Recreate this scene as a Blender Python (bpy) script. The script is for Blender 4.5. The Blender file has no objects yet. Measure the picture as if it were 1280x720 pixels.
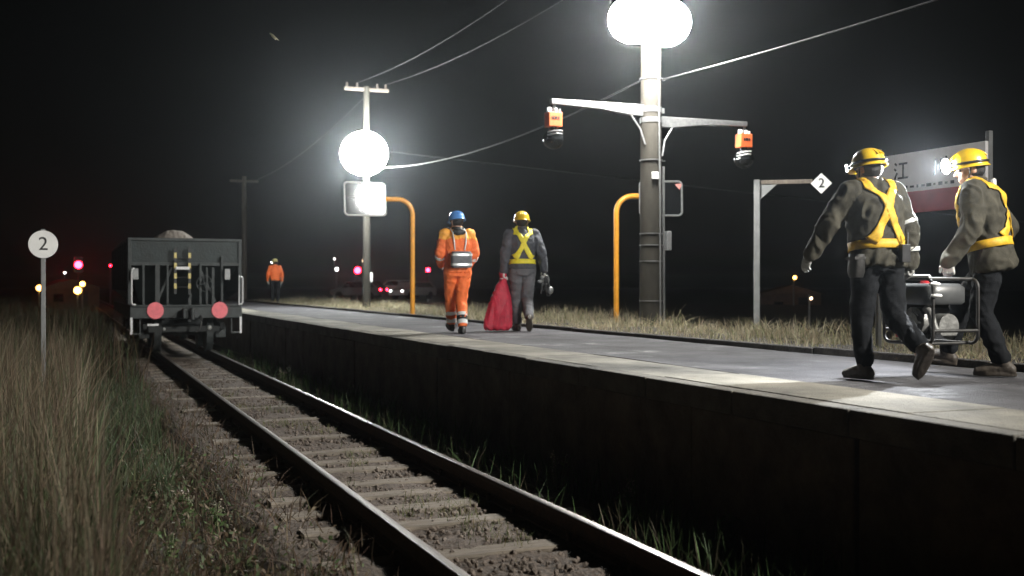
import bpy, bmesh, math, random
import numpy as np
from mathutils import Vector, Matrix, noise, Euler
from mathutils.bvhtree import BVHTree

random.seed(7)
RNG = np.random.default_rng(11)
S = bpy.context.scene
COL = S.collection
R = math.radians
PI = math.pi

# ------------------------------------------------------------------ camera frame used for laying out
F, CX, HY, CAMZ = 1400.0, 640.0, 357.0, 1.455
YAW = math.atan2(555.0, F)
CC, SS = math.cos(YAW), math.sin(YAW)


def at(px, py, z):
    """point seen at pixel (px, py) at depth z"""
    u = (px - CX) / F
    return Vector((z * (u * CC + SS), z * (CC - u * SS), CAMZ + (HY - py) / F * z))


def on(px, py, h):
    return at(px, py, F * (CAMZ - h) / (py - HY))


PLAT = 0.755
XE, XB = 4.11, 7.16          # platform edge, platform back
TC = 2.42                    # track centre
GZ = -0.32


# ------------------------------------------------------------------ materials
def mat(name, col, rough=0.7, metal=0.0, var=0.25, scale=8.0, bump=0.0, bscale=40.0, col2=None, coat=0.0, detail=6.0, spec=0.5, stretch=(1, 1, 1)):
    m = bpy.data.materials.new(name)
    m.use_nodes = True
    nt = m.node_tree
    b = nt.nodes['Principled BSDF']
    b.inputs['Roughness'].default_value = rough
    b.inputs['Metallic'].default_value = metal
    b.inputs['Specular IOR Level'].default_value = spec
    if coat:
        b.inputs['Coat Weight'].default_value = coat
        b.inputs['Coat Roughness'].default_value = 0.15
    tc = nt.nodes.new('ShaderNodeTexCoord')
    mp = nt.nodes.new('ShaderNodeMapping')
    mp.inputs['Scale'].default_value = stretch
    nt.links.new(tc.outputs['Object'], mp.inputs['Vector'])
    n = nt.nodes.new('ShaderNodeTexNoise')
    n.inputs['Scale'].default_value = scale
    n.inputs['Detail'].default_value = detail
    n.inputs['Roughness'].default_value = 0.65
    nt.links.new(mp.outputs['Vector'], n.inputs['Vector'])
    cr = nt.nodes.new('ShaderNodeValToRGB')
    c = Vector(col)
    a = c * (1 - var)
    d = Vector(col2) if col2 else c * (1 + var)
    cr.color_ramp.elements[0].position = 0.33
    cr.color_ramp.elements[1].position = 0.67
    cr.color_ramp.elements[0].color = (*a, 1)
    cr.color_ramp.elements[1].color = (*d, 1)
    nt.links.new(n.outputs['Fac'], cr.inputs['Fac'])
    nt.links.new(cr.outputs['Color'], b.inputs['Base Color'])
    rr = nt.nodes.new('ShaderNodeMapRange')
    rr.inputs['To Min'].default_value = max(0.03, rough - 0.12)
    rr.inputs['To Max'].default_value = min(1, rough + 0.12)
    nt.links.new(n.outputs['Fac'], rr.inputs['Value'])
    nt.links.new(rr.outputs['Result'], b.inputs['Roughness'])
    if bump:
        n2 = nt.nodes.new('ShaderNodeTexNoise')
        n2.inputs['Scale'].default_value = bscale
        n2.inputs['Detail'].default_value = 5
        nt.links.new(mp.outputs['Vector'], n2.inputs['Vector'])
        bp = nt.nodes.new('ShaderNodeBump')
        bp.inputs['Strength'].default_value = bump
        bp.inputs['Distance'].default_value = 0.02
        nt.links.new(n2.outputs['Fac'], bp.inputs['Height'])
        nt.links.new(bp.outputs['Normal'], b.inputs['Normal'])
    return m


def emit(name, col, strength):
    m = bpy.data.materials.new(name)
    m.use_nodes = True
    nt = m.node_tree
    nt.nodes.remove(nt.nodes['Principled BSDF'])
    e = nt.nodes.new('ShaderNodeEmission')
    e.inputs['Color'].default_value = (*col, 1)
    e.inputs['Strength'].default_value = strength
    nt.links.new(e.outputs[0], nt.nodes['Material Output'].inputs['Surface'])
    return m


def leafmat(name, transl=0.35, rough=0.75):
    """per-blade colour comes from the 'tint' attribute: blades really differ in colour"""
    m = bpy.data.materials.new(name)
    m.use_nodes = True
    nt = m.node_tree
    b = nt.nodes['Principled BSDF']
    b.inputs['Roughness'].default_value = rough
    b.inputs['Specular IOR Level'].default_value = 0.25
    at_ = nt.nodes.new('ShaderNodeAttribute')
    at_.attribute_name = 'tint'
    n = nt.nodes.new('ShaderNodeTexNoise')
    n.inputs['Scale'].default_value = 14
    tcn = nt.nodes.new('ShaderNodeTexCoord')
    nt.links.new(tcn.outputs['Object'], n.inputs['Vector'])
    mx = nt.nodes.new('ShaderNodeMix')
    mx.data_type = 'RGBA'
    mx.blend_type = 'MULTIPLY'
    mx.inputs['Factor'].default_value = 0.6
    nt.links.new(at_.outputs['Color'], mx.inputs['A'])
    nt.links.new(n.outputs['Fac'], mx.inputs['B'])
    nt.links.new(mx.outputs['Result'], b.inputs['Base Color'])
    t = nt.nodes.new('ShaderNodeBsdfTranslucent')
    nt.links.new(mx.outputs['Result'], t.inputs['Color'])
    ms = nt.nodes.new('ShaderNodeMixShader')
    ms.inputs[0].default_value = transl
    nt.links.new(b.outputs[0], ms.inputs[1])
    nt.links.new(t.outputs[0], ms.inputs[2])
    nt.links.new(ms.outputs[0], nt.nodes['Material Output'].inputs['Surface'])
    return m


# ------------------------------------------------------------------ mesh building
def link(o, parent=None):
    COL.objects.link(o)
    if parent is not None:
        o.parent = parent
    return o


def tag(o, label=None, cat=None, group=None, kind=None):
    if label: o['label'] = label
    if cat: o['category'] = cat
    if group: o['group'] = group
    if kind: o['kind'] = kind
    return o


def empty(name, loc, label, cat, group=None, rz=0.0):
    o = bpy.data.objects.new(name, None)
    o.empty_display_size = 0.2
    o.location = loc
    o.rotation_euler = (0, 0, rz)
    link(o)
    return tag(o, label, cat, group)


class MB:
    def __init__(self):
        self.v, self.f, self.m, self.s = [], [], [], []

    def add(self, vs, fs, mi=0, smooth=False):
        o = len(self.v)
        self.v += [tuple(p) for p in vs]
        for f in fs:
            self.f.append(tuple(i + o for i in f))
            self.m.append(mi)
            self.s.append(smooth)

    def box(self, c, d, rot=None, mi=0, taper=1.0):
        x, y, z = d[0] / 2, d[1] / 2, d[2] / 2
        vs = [Vector((sx * x * (taper if sz > 0 else 1), sy * y * (taper if sz > 0 else 1), sz * z)) for sz in (-1, 1) for sy in (-1, 1) for sx in (-1, 1)]
        if rot is not None:
            vs = [rot @ p for p in vs]
        vs = [p + Vector(c) for p in vs]
        self.add(vs, [(0, 2, 3, 1), (4, 5, 7, 6), (0, 1, 5, 4), (2, 6, 7, 3), (1, 3, 7, 5), (0, 4, 6, 2)], mi)
        return self

    def bar(self, p0, p1, w, h, mi=0):
        p0, p1 = Vector(p0), Vector(p1)
        d = p1 - p0
        q = d.to_track_quat('Y', 'Z').to_matrix()
        self.box((p0 + p1) / 2, (w, d.length, h), q, mi)
        return self

    def cyl(self, p0, p1, r0, r1=None, n=14, mi=0, caps=True, smooth=True):
        r1 = r0 if r1 is None else r1
        p0, p1 = Vector(p0), Vector(p1)
        q = (p1 - p0).to_track_quat('Z', 'Y').to_matrix()
        vs = []
        for p, r in ((p0, r0), (p1, r1)):
            for i in range(n):
                a = 2 * PI * i / n
                vs.append(p + q @ Vector((r * math.cos(a), r * math.sin(a), 0)))
        self.add(vs, [(i, (i + 1) % n, n + (i + 1) % n, n + i) for i in range(n)], mi, smooth)
        if caps:
            self.add(vs[:n][::-1], [tuple(range(n))], mi)
            self.add(vs[n:], [tuple(range(n))], mi)
        return self

    def tube(self, pts, r, n=8, mi=0, closed=False):
        pts = [Vector(p) for p in pts]
        N = len(pts)
        rings, up = [], None
        for i, p in enumerate(pts):
            if closed:
                t = pts[(i + 1) % N] - pts[i - 1]
            else:
                t = pts[min(i + 1, N - 1)] - pts[max(i - 1, 0)]
            t.normalize()
            if up is None:
                up = Vector((0, 0, 1)) if abs(t.z) < 0.9 else Vector((1, 0, 0))
            a = t.cross(up)
            if a.length < 1e-5:
                a = t.orthogonal()
            a.normalize()
            up = a.cross(t).normalized()
            rr = r[i] if isinstance(r, (list, tuple)) else r
            rings.append([p + a * (rr * math.cos(2 * PI * k / n)) + up * (rr * math.sin(2 * PI * k / n)) for k in range(n)])
        vs = [p for g in rings for p in g]
        fs = []
        for i in range(N if closed else N - 1):
            j = (i + 1) % N
            fs += [(i * n + k, i * n + (k + 1) % n, j * n + (k + 1) % n, j * n + k) for k in range(n)]
        self.add(vs, fs, mi, True)
        if not closed:
            self.add(rings[0][::-1], [tuple(range(n))], mi)
            self.add(rings[-1], [tuple(range(n))], mi)
        return self

    def ell(self, c, r, rot=None, nu=18, nv=11, mi=0):
        c = Vector(c)
        if not isinstance(r, (tuple, list)): r = (r, r, r)
        vs = []
        for j in range(nv + 1):
            ph = PI * j / nv
            for i in range(nu):
                a = 2 * PI * i / nu
                p = Vector((r[0] * math.sin(ph) * math.cos(a), r[1] * math.sin(ph) * math.sin(a), r[2] * math.cos(ph)))
                vs.append(c + (rot @ p if rot is not None else p))
        fs = [(j * nu + i, (j + 1) * nu + i, (j + 1) * nu + (i + 1) % nu, j * nu + (i + 1) % nu) for j in range(nv) for i in range(nu)]
        self.add(vs, fs, mi, True)
        return self

    def cap(self, p0, p1, r0, r1=None, n=12):
        """tapered capsule"""
        r1 = r0 if r1 is None else r1
        self.cyl(p0, p1, r0, r1, n)
        self.ell(p0, r0, None, n, 8)
        self.ell(p1, r1, None, n, 8)
        return self

    def loft(self, rings, n=22, mi=0, caps=True, pw=1.0):
        """rings: (centre, rx, ry, 3x3 or None)"""
        vs = []
        for c, rx, ry, q in rings:
            for i in range(n):
                a = 2 * PI * i / n
                ca, sa = math.cos(a), math.sin(a)
                p = Vector((rx * math.copysign(abs(ca) ** pw, ca), ry * math.copysign(abs(sa) ** pw, sa), 0))
                vs.append(Vector(c) + (q @ p if q is not None else p))
        m = len(rings)
        self.add(vs, [(j * n + i, j * n + (i + 1) % n, (j + 1) * n + (i + 1) % n, (j + 1) * n + i) for j in range(m - 1) for i in range(n)], mi, True)
        if caps:
            self.add(vs[:n][::-1], [tuple(range(n))], mi)
            self.add(vs[-n:], [tuple(range(n))], mi)
        return self

    def prism(self, poly, frame, t, mi=0, mside=None):
        """poly: 2-D outline; frame = (origin, ex, ey, ez); thickness t along ez"""
        o, ex, ey, ez = frame
        n = len(poly)
        a = [o + ex * x + ey * y for x, y in poly]
        b = [p + ez * t for p in a]
        self.add(a[::-1], [tuple(range(n))], mi)
        self.add(b, [tuple(range(n))], mi)
        self.add(a + b, [(i, (i + 1) % n, n + (i + 1) % n, n + i) for i in range(n)], mi if mside is None else mside)
        return self

    def mesh(self, name):
        me = bpy.data.meshes.new(name)
        me.from_pydata(self.v, [], self.f)
        me.polygons.foreach_set('material_index', self.m)
        me.polygons.foreach_set('use_smooth', self.s)
        me.update()
        return me

    def build(self, name, mats, parent=None, bevel=0.0, loc=None):
        me = self.mesh(name)
        for m in (mats if isinstance(mats, (list, tuple)) else [mats]):
            me.materials.append(m)
        o = bpy.data.objects.new(name, me)
        link(o, parent)
        if loc is not None: o.location = loc
        if bevel:
            b = o.modifiers.new('Bevel', 'BEVEL')
            b.width, b.segments, b.limit_method, b.angle_limit = bevel, 2, 'ANGLE', R(40)
        return o


def ident(mb):
    return mb


def remesh(mb, name, m, parent, voxel=0.009, smooth=3, folds=0.0, fscale=9.0, fz=0.5, fine=0.0):
    """weld a set of overlapping closed solids into ONE continuous surface"""
    me = mb.mesh(name + '_tmp')
    o = bpy.data.objects.new(name + '_tmp', me)
    COL.objects.link(o)
    r = o.modifiers.new('r', 'REMESH')
    r.mode, r.voxel_size = 'VOXEL', voxel
    r.use_smooth_shade = True
    if smooth:
        s = o.modifiers.new('s', 'SMOOTH')
        s.factor, s.iterations = 0.5, smooth
    dg = bpy.context.evaluated_depsgraph_get()
    dg.update()
    nm = bpy.data.meshes.new_from_object(o.evaluated_get(dg))
    bpy.data.objects.remove(o)
    bpy.data.meshes.remove(me)
    nm.name = name
    if folds:
        nm.update()
        co = [v.co.copy() for v in nm.vertices]
        no = [v.normal.copy() for v in nm.vertices]
        off = Vector((random.random() * 50, random.random() * 50, 0))
        for v, p, n in zip(nm.vertices, co, no):
            q = Vector((p.x * fscale, p.y * fscale, p.z * fscale * fz)) + off
            w = noise.noise(q + Vector((noise.noise(q * 0.7), noise.noise(q * 0.9 + off), 0)) * 1.2)
            a = folds * (1 - abs(w) * 2.2)
            if fine:
                a += fine * noise.noise(p * 38 + off)
            v.co = p + n * a
    nm.materials.clear()
    nm.materials.append(m)
    nm.polygons.foreach_set('use_smooth', [True] * len(nm.polygons))
    nm.update()
    o = bpy.data.objects.new(name, nm)
    return link(o, parent)


def textmesh(s, name, size, m, parent, frame, extrude=0.004):
    cu = bpy.data.curves.new(name + '_c', 'FONT')
    cu.body, cu.size, cu.extrude = s, size, extrude
    cu.align_x, cu.align_y = 'CENTER', 'CENTER'
    to = bpy.data.objects.new(name + '_t', cu)
    COL.objects.link(to)
    dg = bpy.context.evaluated_depsgraph_get()
    dg.update()
    me = bpy.data.meshes.new_from_object(to.evaluated_get(dg))
    bpy.data.objects.remove(to)
    me.name = name
    o0, ex, ey, ez = frame
    M = Matrix(((ex.x, ey.x, ez.x, o0.x), (ex.y, ey.y, ez.y, o0.y), (ex.z, ey.z, ez.z, o0.z), (0, 0, 0, 1)))
    me.transform(M)
    me.materials.clear()
    me.materials.append(m)
    o = bpy.data.objects.new(name, me)
    return link(o, parent)


def blades(name, pts, h, w, tint, lean=0.35, parent=None, m=None, yaw=None, segs=3, droop=0.5, lift=0.0):
    """many curved blades of grass in one mesh (numpy)"""
    n = len(pts)
    pts = np.asarray(pts, dtype=np.float64)
    h = np.broadcast_to(h, (n,)).astype(float)
    w = np.broadcast_to(w, (n,)).astype(float)
    ya = RNG.uniform(0, 2 * PI, n) if yaw is None else yaw
    la = RNG.uniform(0, 2 * PI, n)
    le = np.abs(RNG.normal(0, lean, n)) * h
    side = np.stack([np.cos(ya), np.sin(ya), np.zeros(n)], 1)
    ld = np.stack([np.cos(la), np.sin(la), np.zeros(n)], 1)
    rows = []
    for k in range(segs + 1):
        t = k / segs
        c = pts + ld * (le * t ** 1.8)[:, None]
        c[:, 2] += h * t * (1 - droop * 0.35 * t * np.clip(le / np.maximum(h, 1e-6), 0, 1.2))
        if k < segs:
            ww = w * (1 - 0.75 * t ** 1.5) / 2
            rows += [c - side * ww[:, None], c + side * ww[:, None]]
        else:
            rows += [c]
    per = 2 * segs + 1
    V = np.stack(rows, 1).reshape(-1, 3)
    base = np.arange(n) * per
    quads = np.concatenate([np.stack([base + 2 * k, base + 2 * k + 1, base + 2 * k + 3, base + 2 * k + 2], 1) for k in range(segs - 1)])
    k = segs - 1
    tris = np.stack([base + 2 * k, base + 2 * k + 1, base + 2 * k + 2], 1)
    me = bpy.data.meshes.new(name)
    me.vertices.add(len(V))
    me.vertices.foreach_set('co', V.ravel())
    nl = quads.size + tris.size
    me.loops.add(nl)
    me.loops.foreach_set('vertex_index', np.concatenate([quads.ravel(), tris.ravel()]).astype(np.int32))
    npoly = len(quads) + len(tris)
    me.polygons.add(npoly)
    st = np.concatenate([np.arange(len(quads)) * 4, quads.size + np.arange(len(tris)) * 3]).astype(np.int32)
    me.polygons.foreach_set('loop_start', st)
    me.update(calc_edges=True)
    at_ = me.attributes.new('tint', 'FLOAT_COLOR', 'POINT')
    t4 = np.concatenate([np.asarray(tint), np.ones((n, 1))], 1)
    at_.data.foreach_set('color', np.repeat(t4, per, 0).ravel().astype(np.float32))
    me.validate()
    me.materials.append(m)
    o = bpy.data.objects.new(name, me)
    return link(o, parent)


def tints(n, cols, jit=0.25, p=None):
    c = np.asarray(cols)[RNG.choice(len(cols), n, p=p)]
    return np.clip(c * RNG.uniform(1 - jit, 1 + jit, (n, 1)) * RNG.uniform(0.93, 1.07, (n, 3)), 0.004, 1)


def leafcloud(name, pts, size, tint, m, parent=None):
    """small leaf faces at pts"""
    n = len(pts)
    pts = np.asarray(pts)
    size = np.broadcast_to(size, (n,))
    a = RNG.normal(size=(n, 3)); a /= np.linalg.norm(a, axis=1)[:, None]
    b = np.cross(a, RNG.normal(size=(n, 3))); b /= np.linalg.norm(b, axis=1)[:, None]
    nn = np.cross(a, b)
    s = size[:, None]
    V = np.stack([pts - a * s, pts + b * s * 0.42 - a * s * 0.1, pts + a * s + nn * s * 0.2, pts - b * s * 0.42 - a * s * 0.1], 1).reshape(-1, 3)
    me = bpy.data.meshes.new(name)
    me.vertices.add(4 * n)
    me.vertices.foreach_set('co', V.ravel())
    me.loops.add(4 * n)
    me.loops.foreach_set('vertex_index', np.arange(4 * n, dtype=np.int32))
    me.polygons.add(n)
    me.polygons.foreach_set('loop_start', (np.arange(n) * 4).astype(np.int32))
    me.update(calc_edges=True)
    at_ = me.attributes.new('tint', 'FLOAT_COLOR', 'POINT')
    t4 = np.concatenate([np.asarray(tint), np.ones((n, 1))], 1)
    at_.data.foreach_set('color', np.repeat(t4, 4, 0).ravel().astype(np.float32))
    me.materials.append(m)
    o = bpy.data.objects.new(name, me)
    return link(o, parent)


# ------------------------------------------------------------------ material library
def add_glow(m, col, s_):  # gives a surface a faint glow of its own, in place of lamplight
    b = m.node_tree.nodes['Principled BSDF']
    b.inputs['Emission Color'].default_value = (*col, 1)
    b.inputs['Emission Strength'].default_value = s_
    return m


M = dict(
    soil=mat('soil', (0.045, 0.036, 0.027), 0.95, var=0.45, scale=3, bump=0.8, bscale=30),
    ballast=mat('ballast_stone', (0.080, 0.060, 0.046), 0.92, var=0.5, scale=26, bump=1.0, bscale=45),
    stone=mat('loose_stone', (0.115, 0.092, 0.075), 0.9, var=0.45, scale=9, bump=0.5, bscale=60),
    timber=mat('weathered_sleeper', (0.155, 0.130, 0.102), 0.85, var=0.4, scale=7, bump=0.9, bscale=22, stretch=(0.35, 3.5, 3)),
    rust=mat('rusty_rail_side', (0.052, 0.029, 0.019), 0.85, var=0.4, scale=20, bump=0.4, bscale=80),
    shine=mat('polished_rail_top', (0.17, 0.16, 0.15), 0.34, 1.0, var=0.4, scale=4, stretch=(40, 0.6, 40)),
    dull=mat('dull_rail_top', (0.13, 0.115, 0.10), 0.44, 0.9, var=0.4, scale=4, stretch=(40, 0.6, 40)),
    asphalt=mat('worn_asphalt', (0.080, 0.078, 0.084), 0.78, var=0.42, scale=1.3, bump=1.0, bscale=95, detail=14, spec=0.35),
    coping=mat('old_concrete_edge', (0.11, 0.102, 0.086), 0.88, var=0.5, scale=2.6, bump=0.5, bscale=60, detail=10),
    slab=mat('pale_platform_slab', (0.20, 0.188, 0.158), 0.85, var=0.55, scale=1.1, bump=0.7, bscale=60, detail=13, spec=0.3),
    wallc=mat('grimy_platform_wall', (0.12, 0.10, 0.08), 0.92, var=0.45, scale=2.4, bump=0.8, bscale=25, detail=9),
    kerb=mat('dark_kerb_timber', (0.035, 0.030, 0.026), 0.9, var=0.5, scale=6, bump=0.7, bscale=30),
    conc=mat('pole_concrete', (0.055, 0.051, 0.043), 0.95, spec=0.08, var=0.2, scale=3, bump=0.35, bscale=70, stretch=(1, 1, 0.5)),
    galv=mat('galvanised_steel', (0.27, 0.275, 0.275), 0.5, 0.7, var=0.2, scale=18, bump=0.1),
    grey=mat('grey_paint', (0.20, 0.205, 0.205), 0.5, var=0.15, scale=9, bump=0.15, bscale=50),
    orange=mat('orange_pipe_paint', (0.88, 0.38, 0.035), 0.42, var=0.12, scale=7, coat=0.3),
    boxorange=mat('orange_box', (0.85, 0.16, 0.045), 0.5, var=0.12, scale=20),
    black=mat('black_paint', (0.014, 0.014, 0.015), 0.42, var=0.3, scale=9),
    gloss=mat('black_glass', (0.008, 0.009, 0.010), 0.08, var=0.2, scale=9, spec=0.6),
    mirror=mat('mirror_glass', (0.62, 0.64, 0.65), 0.15, 1.0, var=0.06, scale=9),
    white=mat('white_sign_paint', (0.82, 0.82, 0.80), 0.45, var=0.05, scale=6),
    signface=mat('sign_face', (0.80, 0.80, 0.78), 0.4, var=0.07, scale=6),
    ink=mat('dark_lettering', (0.015, 0.015, 0.018), 0.6, var=0.2),
    boardw=add_glow(mat('board_white', (0.62, 0.60, 0.59), 0.55, var=0.12, scale=3), (1, 0.96, 0.93), 0.13),  # glow added so the unlit panel reads as lit
    boardr=add_glow(mat('board_red_band', (0.34, 0.045, 0.055), 0.55, var=0.2, scale=4), (0.8, 0.12, 0.14), 0.06),  # weaker added glow for the band
    wagon=mat('wagon_dark_paint', (0.022, 0.031, 0.031), 0.6, var=0.4, scale=4, bump=0.3, bscale=26),
    wagonlt=mat('wagon_grey_steel', (0.040, 0.047, 0.047), 0.55, var=0.4, scale=7, bump=0.3, bscale=40),
    pinkred=mat('marker_red', (0.90, 0.20, 0.23), 0.5, var=0.1, scale=14),
    whitebar=mat('white_bar_paint', (0.82, 0.82, 0.82), 0.45, var=0.1, scale=14),
    hazyel=mat('hazard_yellow', (0.72, 0.60, 0.22), 0.5, var=0.25, scale=20),
    skin=mat('skin', (0.52, 0.31, 0.225), 0.55, var=0.12, scale=25, bump=0.1, bscale=120),
    hair=mat('black_hair', (0.010, 0.009, 0.009), 0.5, var=0.3, scale=40, bump=0.5, bscale=160),
    olive=mat('olive_jacket', (0.052, 0.048, 0.036), 0.85, spec=0.25, var=0.35, scale=9, bump=0.3, bscale=160),
    navy=mat('charcoal_jacket', (0.075, 0.080, 0.094), 0.8, var=0.3, scale=9, bump=0.3, bscale=160),
    darktr=mat('dark_trousers', (0.010, 0.011, 0.013), 0.9, spec=0.15, var=0.35, scale=8, bump=0.3, bscale=160),
    greytr=mat('grey_trousers', (0.125, 0.125, 0.135), 0.85, var=0.3, scale=8, bump=0.3, bscale=160),
    hivis=mat('hi_vis_orange', (0.95, 0.19, 0.045), 0.7, var=0.13, scale=8, bump=0.25, bscale=160),
    yoke=mat('hi_vis_yoke', (0.95, 0.42, 0.06), 0.7, var=0.15, scale=8, bump=0.25, bscale=160),
    vest=mat('harness_yellow', (0.66, 0.39, 0.02), 0.6, var=0.28, scale=16, bump=0.2, bscale=120),
    vesty=mat('harness_bright_yellow', (0.90, 0.78, 0.05), 0.55, var=0.12, scale=16, bump=0.2, bscale=120),
    helm=mat('yellow_helmet', (0.72, 0.47, 0.018), 0.34, var=0.16, scale=9, coat=0.5),
    helmw=mat('pale_yellow_helmet', (0.85, 0.74, 0.30), 0.3, var=0.06, scale=9, coat=0.5),
    helmb=mat('blue_helmet', (0.10, 0.30, 0.72), 0.25, var=0.08, scale=9, coat=0.6),
    boot=mat('boot_rubber', (0.020, 0.019, 0.018), 0.5, var=0.3, scale=14, bump=0.2),
    bootb=mat('scuffed_work_boot', (0.055, 0.044, 0.034), 0.6, var=0.35, scale=14, bump=0.3),
    glovew=mat('white_work_glove', (0.62, 0.61, 0.58), 0.85, var=0.2, scale=30, bump=0.3, bscale=200),
    gloveg=mat('grey_work_glove', (0.30, 0.30, 0.29), 0.85, var=0.2, scale=30, bump=0.3, bscale=200),
    reflect=mat('silver_reflective_tape', (0.80, 0.82, 0.80), 0.3, 0.2, var=0.08, scale=40),
    bag=mat('grey_bag', (0.15, 0.155, 0.165), 0.75, var=0.25, scale=14, bump=0.3, bscale=120),
    sack=mat('red_sack', (0.50, 0.025, 0.055), 0.6, var=0.25, scale=7, bump=0.35, bscale=60),
    engine=mat('engine_alloy', (0.30, 0.30, 0.29), 0.4, 0.6, var=0.25, scale=22, bump=0.2),
    tank=mat('generator_tank', (0.075, 0.078, 0.08), 0.35, var=0.12, scale=9, coat=0.2),
    redp=mat('red_plastic', (0.62, 0.02, 0.03), 0.4, var=0.12, scale=9),
    cable=mat('cable_sheath', (0.026, 0.026, 0.027), 0.45, var=0.2, scale=9),
    wood=mat('pole_timber', (0.13, 0.11, 0.09), 0.9, var=0.3, scale=6, bump=0.5, stretch=(3, 3, 0.3)),
    hutw=mat('hut_boards', (0.12, 0.07, 0.045), 0.85, var=0.3, scale=3),
    hutr=mat('hut_roof', (0.13, 0.08, 0.055), 0.7, var=0.25, scale=5),
    carw=mat('car_white', (0.66, 0.66, 0.65), 0.25, var=0.05, scale=5, coat=0.6),
    carg=mat('car_grey', (0.20, 0.21, 0.22), 0.25, var=0.05, scale=5, coat=0.6),
    glass=mat('car_window', (0.012, 0.014, 0.016), 0.06, var=0.1, scale=5),
    tyre=mat('tyre', (0.015, 0.015, 0.015), 0.85, var=0.2, scale=20),
    moth=mat('moth_wing', (0.55, 0.52, 0.38), 0.8, var=0.2, scale=90),
    dry=leafmat('dry_grass', 0.30),
    leaf=leafmat('green_leaf', 0.35, 0.55),
)
LAMP = emit('floodlight_glow', (1.0, 0.985, 0.94), 260)
LAMPFAR = emit('far_floodlight_glow', (0.97, 1.0, 0.97), 250)
LAMPTHIRD = emit('unseen_floodlight_glow', (1.0, 0.985, 0.93), 12)
HEADL = emit('headlamp_glow', (0.93, 0.98, 1.0), 260)
RED = emit('red_signal_glow', (1.0, 0.010, 0.028), 70)
AMBER = emit('amber_lamp_glow', (1.0, 0.48, 0.10), 14)
WHITEL = emit('white_lamp_glow', (1.0, 0.97, 0.92), 8)
WARM = emit('warm_lamp_glow', (1.0, 0.66, 0.40), 9)


_mb = M['mirror'].node_tree.nodes['Principled BSDF']
M['mirror'].node_tree.links.remove(_mb.inputs['Roughness'].links[0])
_mb.inputs['Roughness'].default_value = 0.045
# damp smooth patches in the asphalt
_nt = M['asphalt'].node_tree
_b = _nt.nodes['Principled BSDF']
_n = _nt.nodes.new('ShaderNodeTexNoise'); _n.inputs['Scale'].default_value = 1.1; _n.inputs['Detail'].default_value = 8; _n.inputs['Roughness'].default_value = 0.7
_tc = _nt.nodes.new('ShaderNodeTexCoord'); _nt.links.new(_tc.outputs['Object'], _n.inputs['Vector'])
_mr = _nt.nodes.new('ShaderNodeMapRange'); _mr.inputs['From Min'].default_value = 0.56; _mr.inputs['From Max'].default_value = 0.66; _mr.inputs['To Min'].default_value = 0.84; _mr.inputs['To Max'].default_value = 0.34
_nt.links.new(_n.outputs['Fac'], _mr.inputs['Value'])
_nt.links.new(_mr.outputs['Result'], _b.inputs['Roughness'])


# ------------------------------------------------------------------ ground
def sstep(a, b, x):
    t = min(1, max(0, (x - a) / (b - a)))
    return t * t * (3 - 2 * t)


def gh(x, y):
    z = GZ
    bank = sstep(7.0, 7.12, x) * (1 - sstep(9.9, 14.0, x)) * (1 - sstep(62, 72, y))
    z += bank * 1.055
    z += 0.35 * sstep(12, 20, x) * sstep(55, 75, y)
    z -= 0.5 * sstep(10, 15, x) * (1 - sstep(55, 75, y))
    z += 0.30 * sstep(-0.3, -3.5, x) if x < 0 else 0
    if x > 7.1 or x < 0.6:
        z += 0.05 * noise.noise(Vector((x * 0.8, y * 0.8, 3)))
    return z


def linspace(a, b, s):
    n = max(1, int(round((b - a) / s)))
    return [a + (b - a) * i / n for i in range(n)]


xs = linspace(-400, -40, 60) + linspace(-40, -6, 6) + linspace(-6, 0, 0.6) + linspace(0, 7, 1.0) + [7.0, 7.03, 7.06, 7.09, 7.12] + linspace(7.2, 16, 0.35) + linspace(16, 40, 4) + linspace(40, 400, 60) + [400]
ys = linspace(-60, -4, 7) + linspace(-4, 40, 0.8) + linspace(40, 90, 3) + linspace(90, 800, 50) + [800]
V = [(x, y, gh(x, y)) for y in ys for x in xs]
nx = len(xs)
fs = [(j * nx + i, j * nx + i + 1, (j + 1) * nx + i + 1, (j + 1) * nx + i) for j in range(len(ys) - 1) for i in range(nx - 1)]
g = MB(); g.add(V, fs, 0, True)
tag(g.build('ground', M['soil']), 'dark soil beside the railway track', kind='structure')

# ballast bed with uneven surface
bx0, bx1 = 0.75, 4.09
nxs, nys = 70, 520
V = []
ycoords = [-4 + 34 * (j / nys) ** 1.25 for j in range(nys + 1)] + [34, 45, 70, 120, 240]
for y in ycoords:
    for i in range(nxs + 1):
        x = bx0 + (bx1 - bx0) * i / nxs
        d = abs(x - TC)
        z = -0.172 - 0.23 * sstep(1.15, 1.66, d)
        z += 0.030 * noise.noise(Vector((x * 2.2, y * 2.2, 0))) + 0.022 * noise.noise(Vector((x * 9, y * 9, 1))) + 0.014 * noise.noise(Vector((x * 23, y * 23, 1)))
        V.append((x, y, z))
n1 = nxs + 1
fs = [(j * n1 + i, j * n1 + i + 1, (j + 1) * n1 + i + 1, (j + 1) * n1 + i) for j in range(len(ycoords) - 1) for i in range(nxs)]
g = MB(); g.add(V, fs, 0, True)
tag(g.build('ballast_bed', M['ballast']), 'brown ballast bed under the track', kind='structure')

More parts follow.
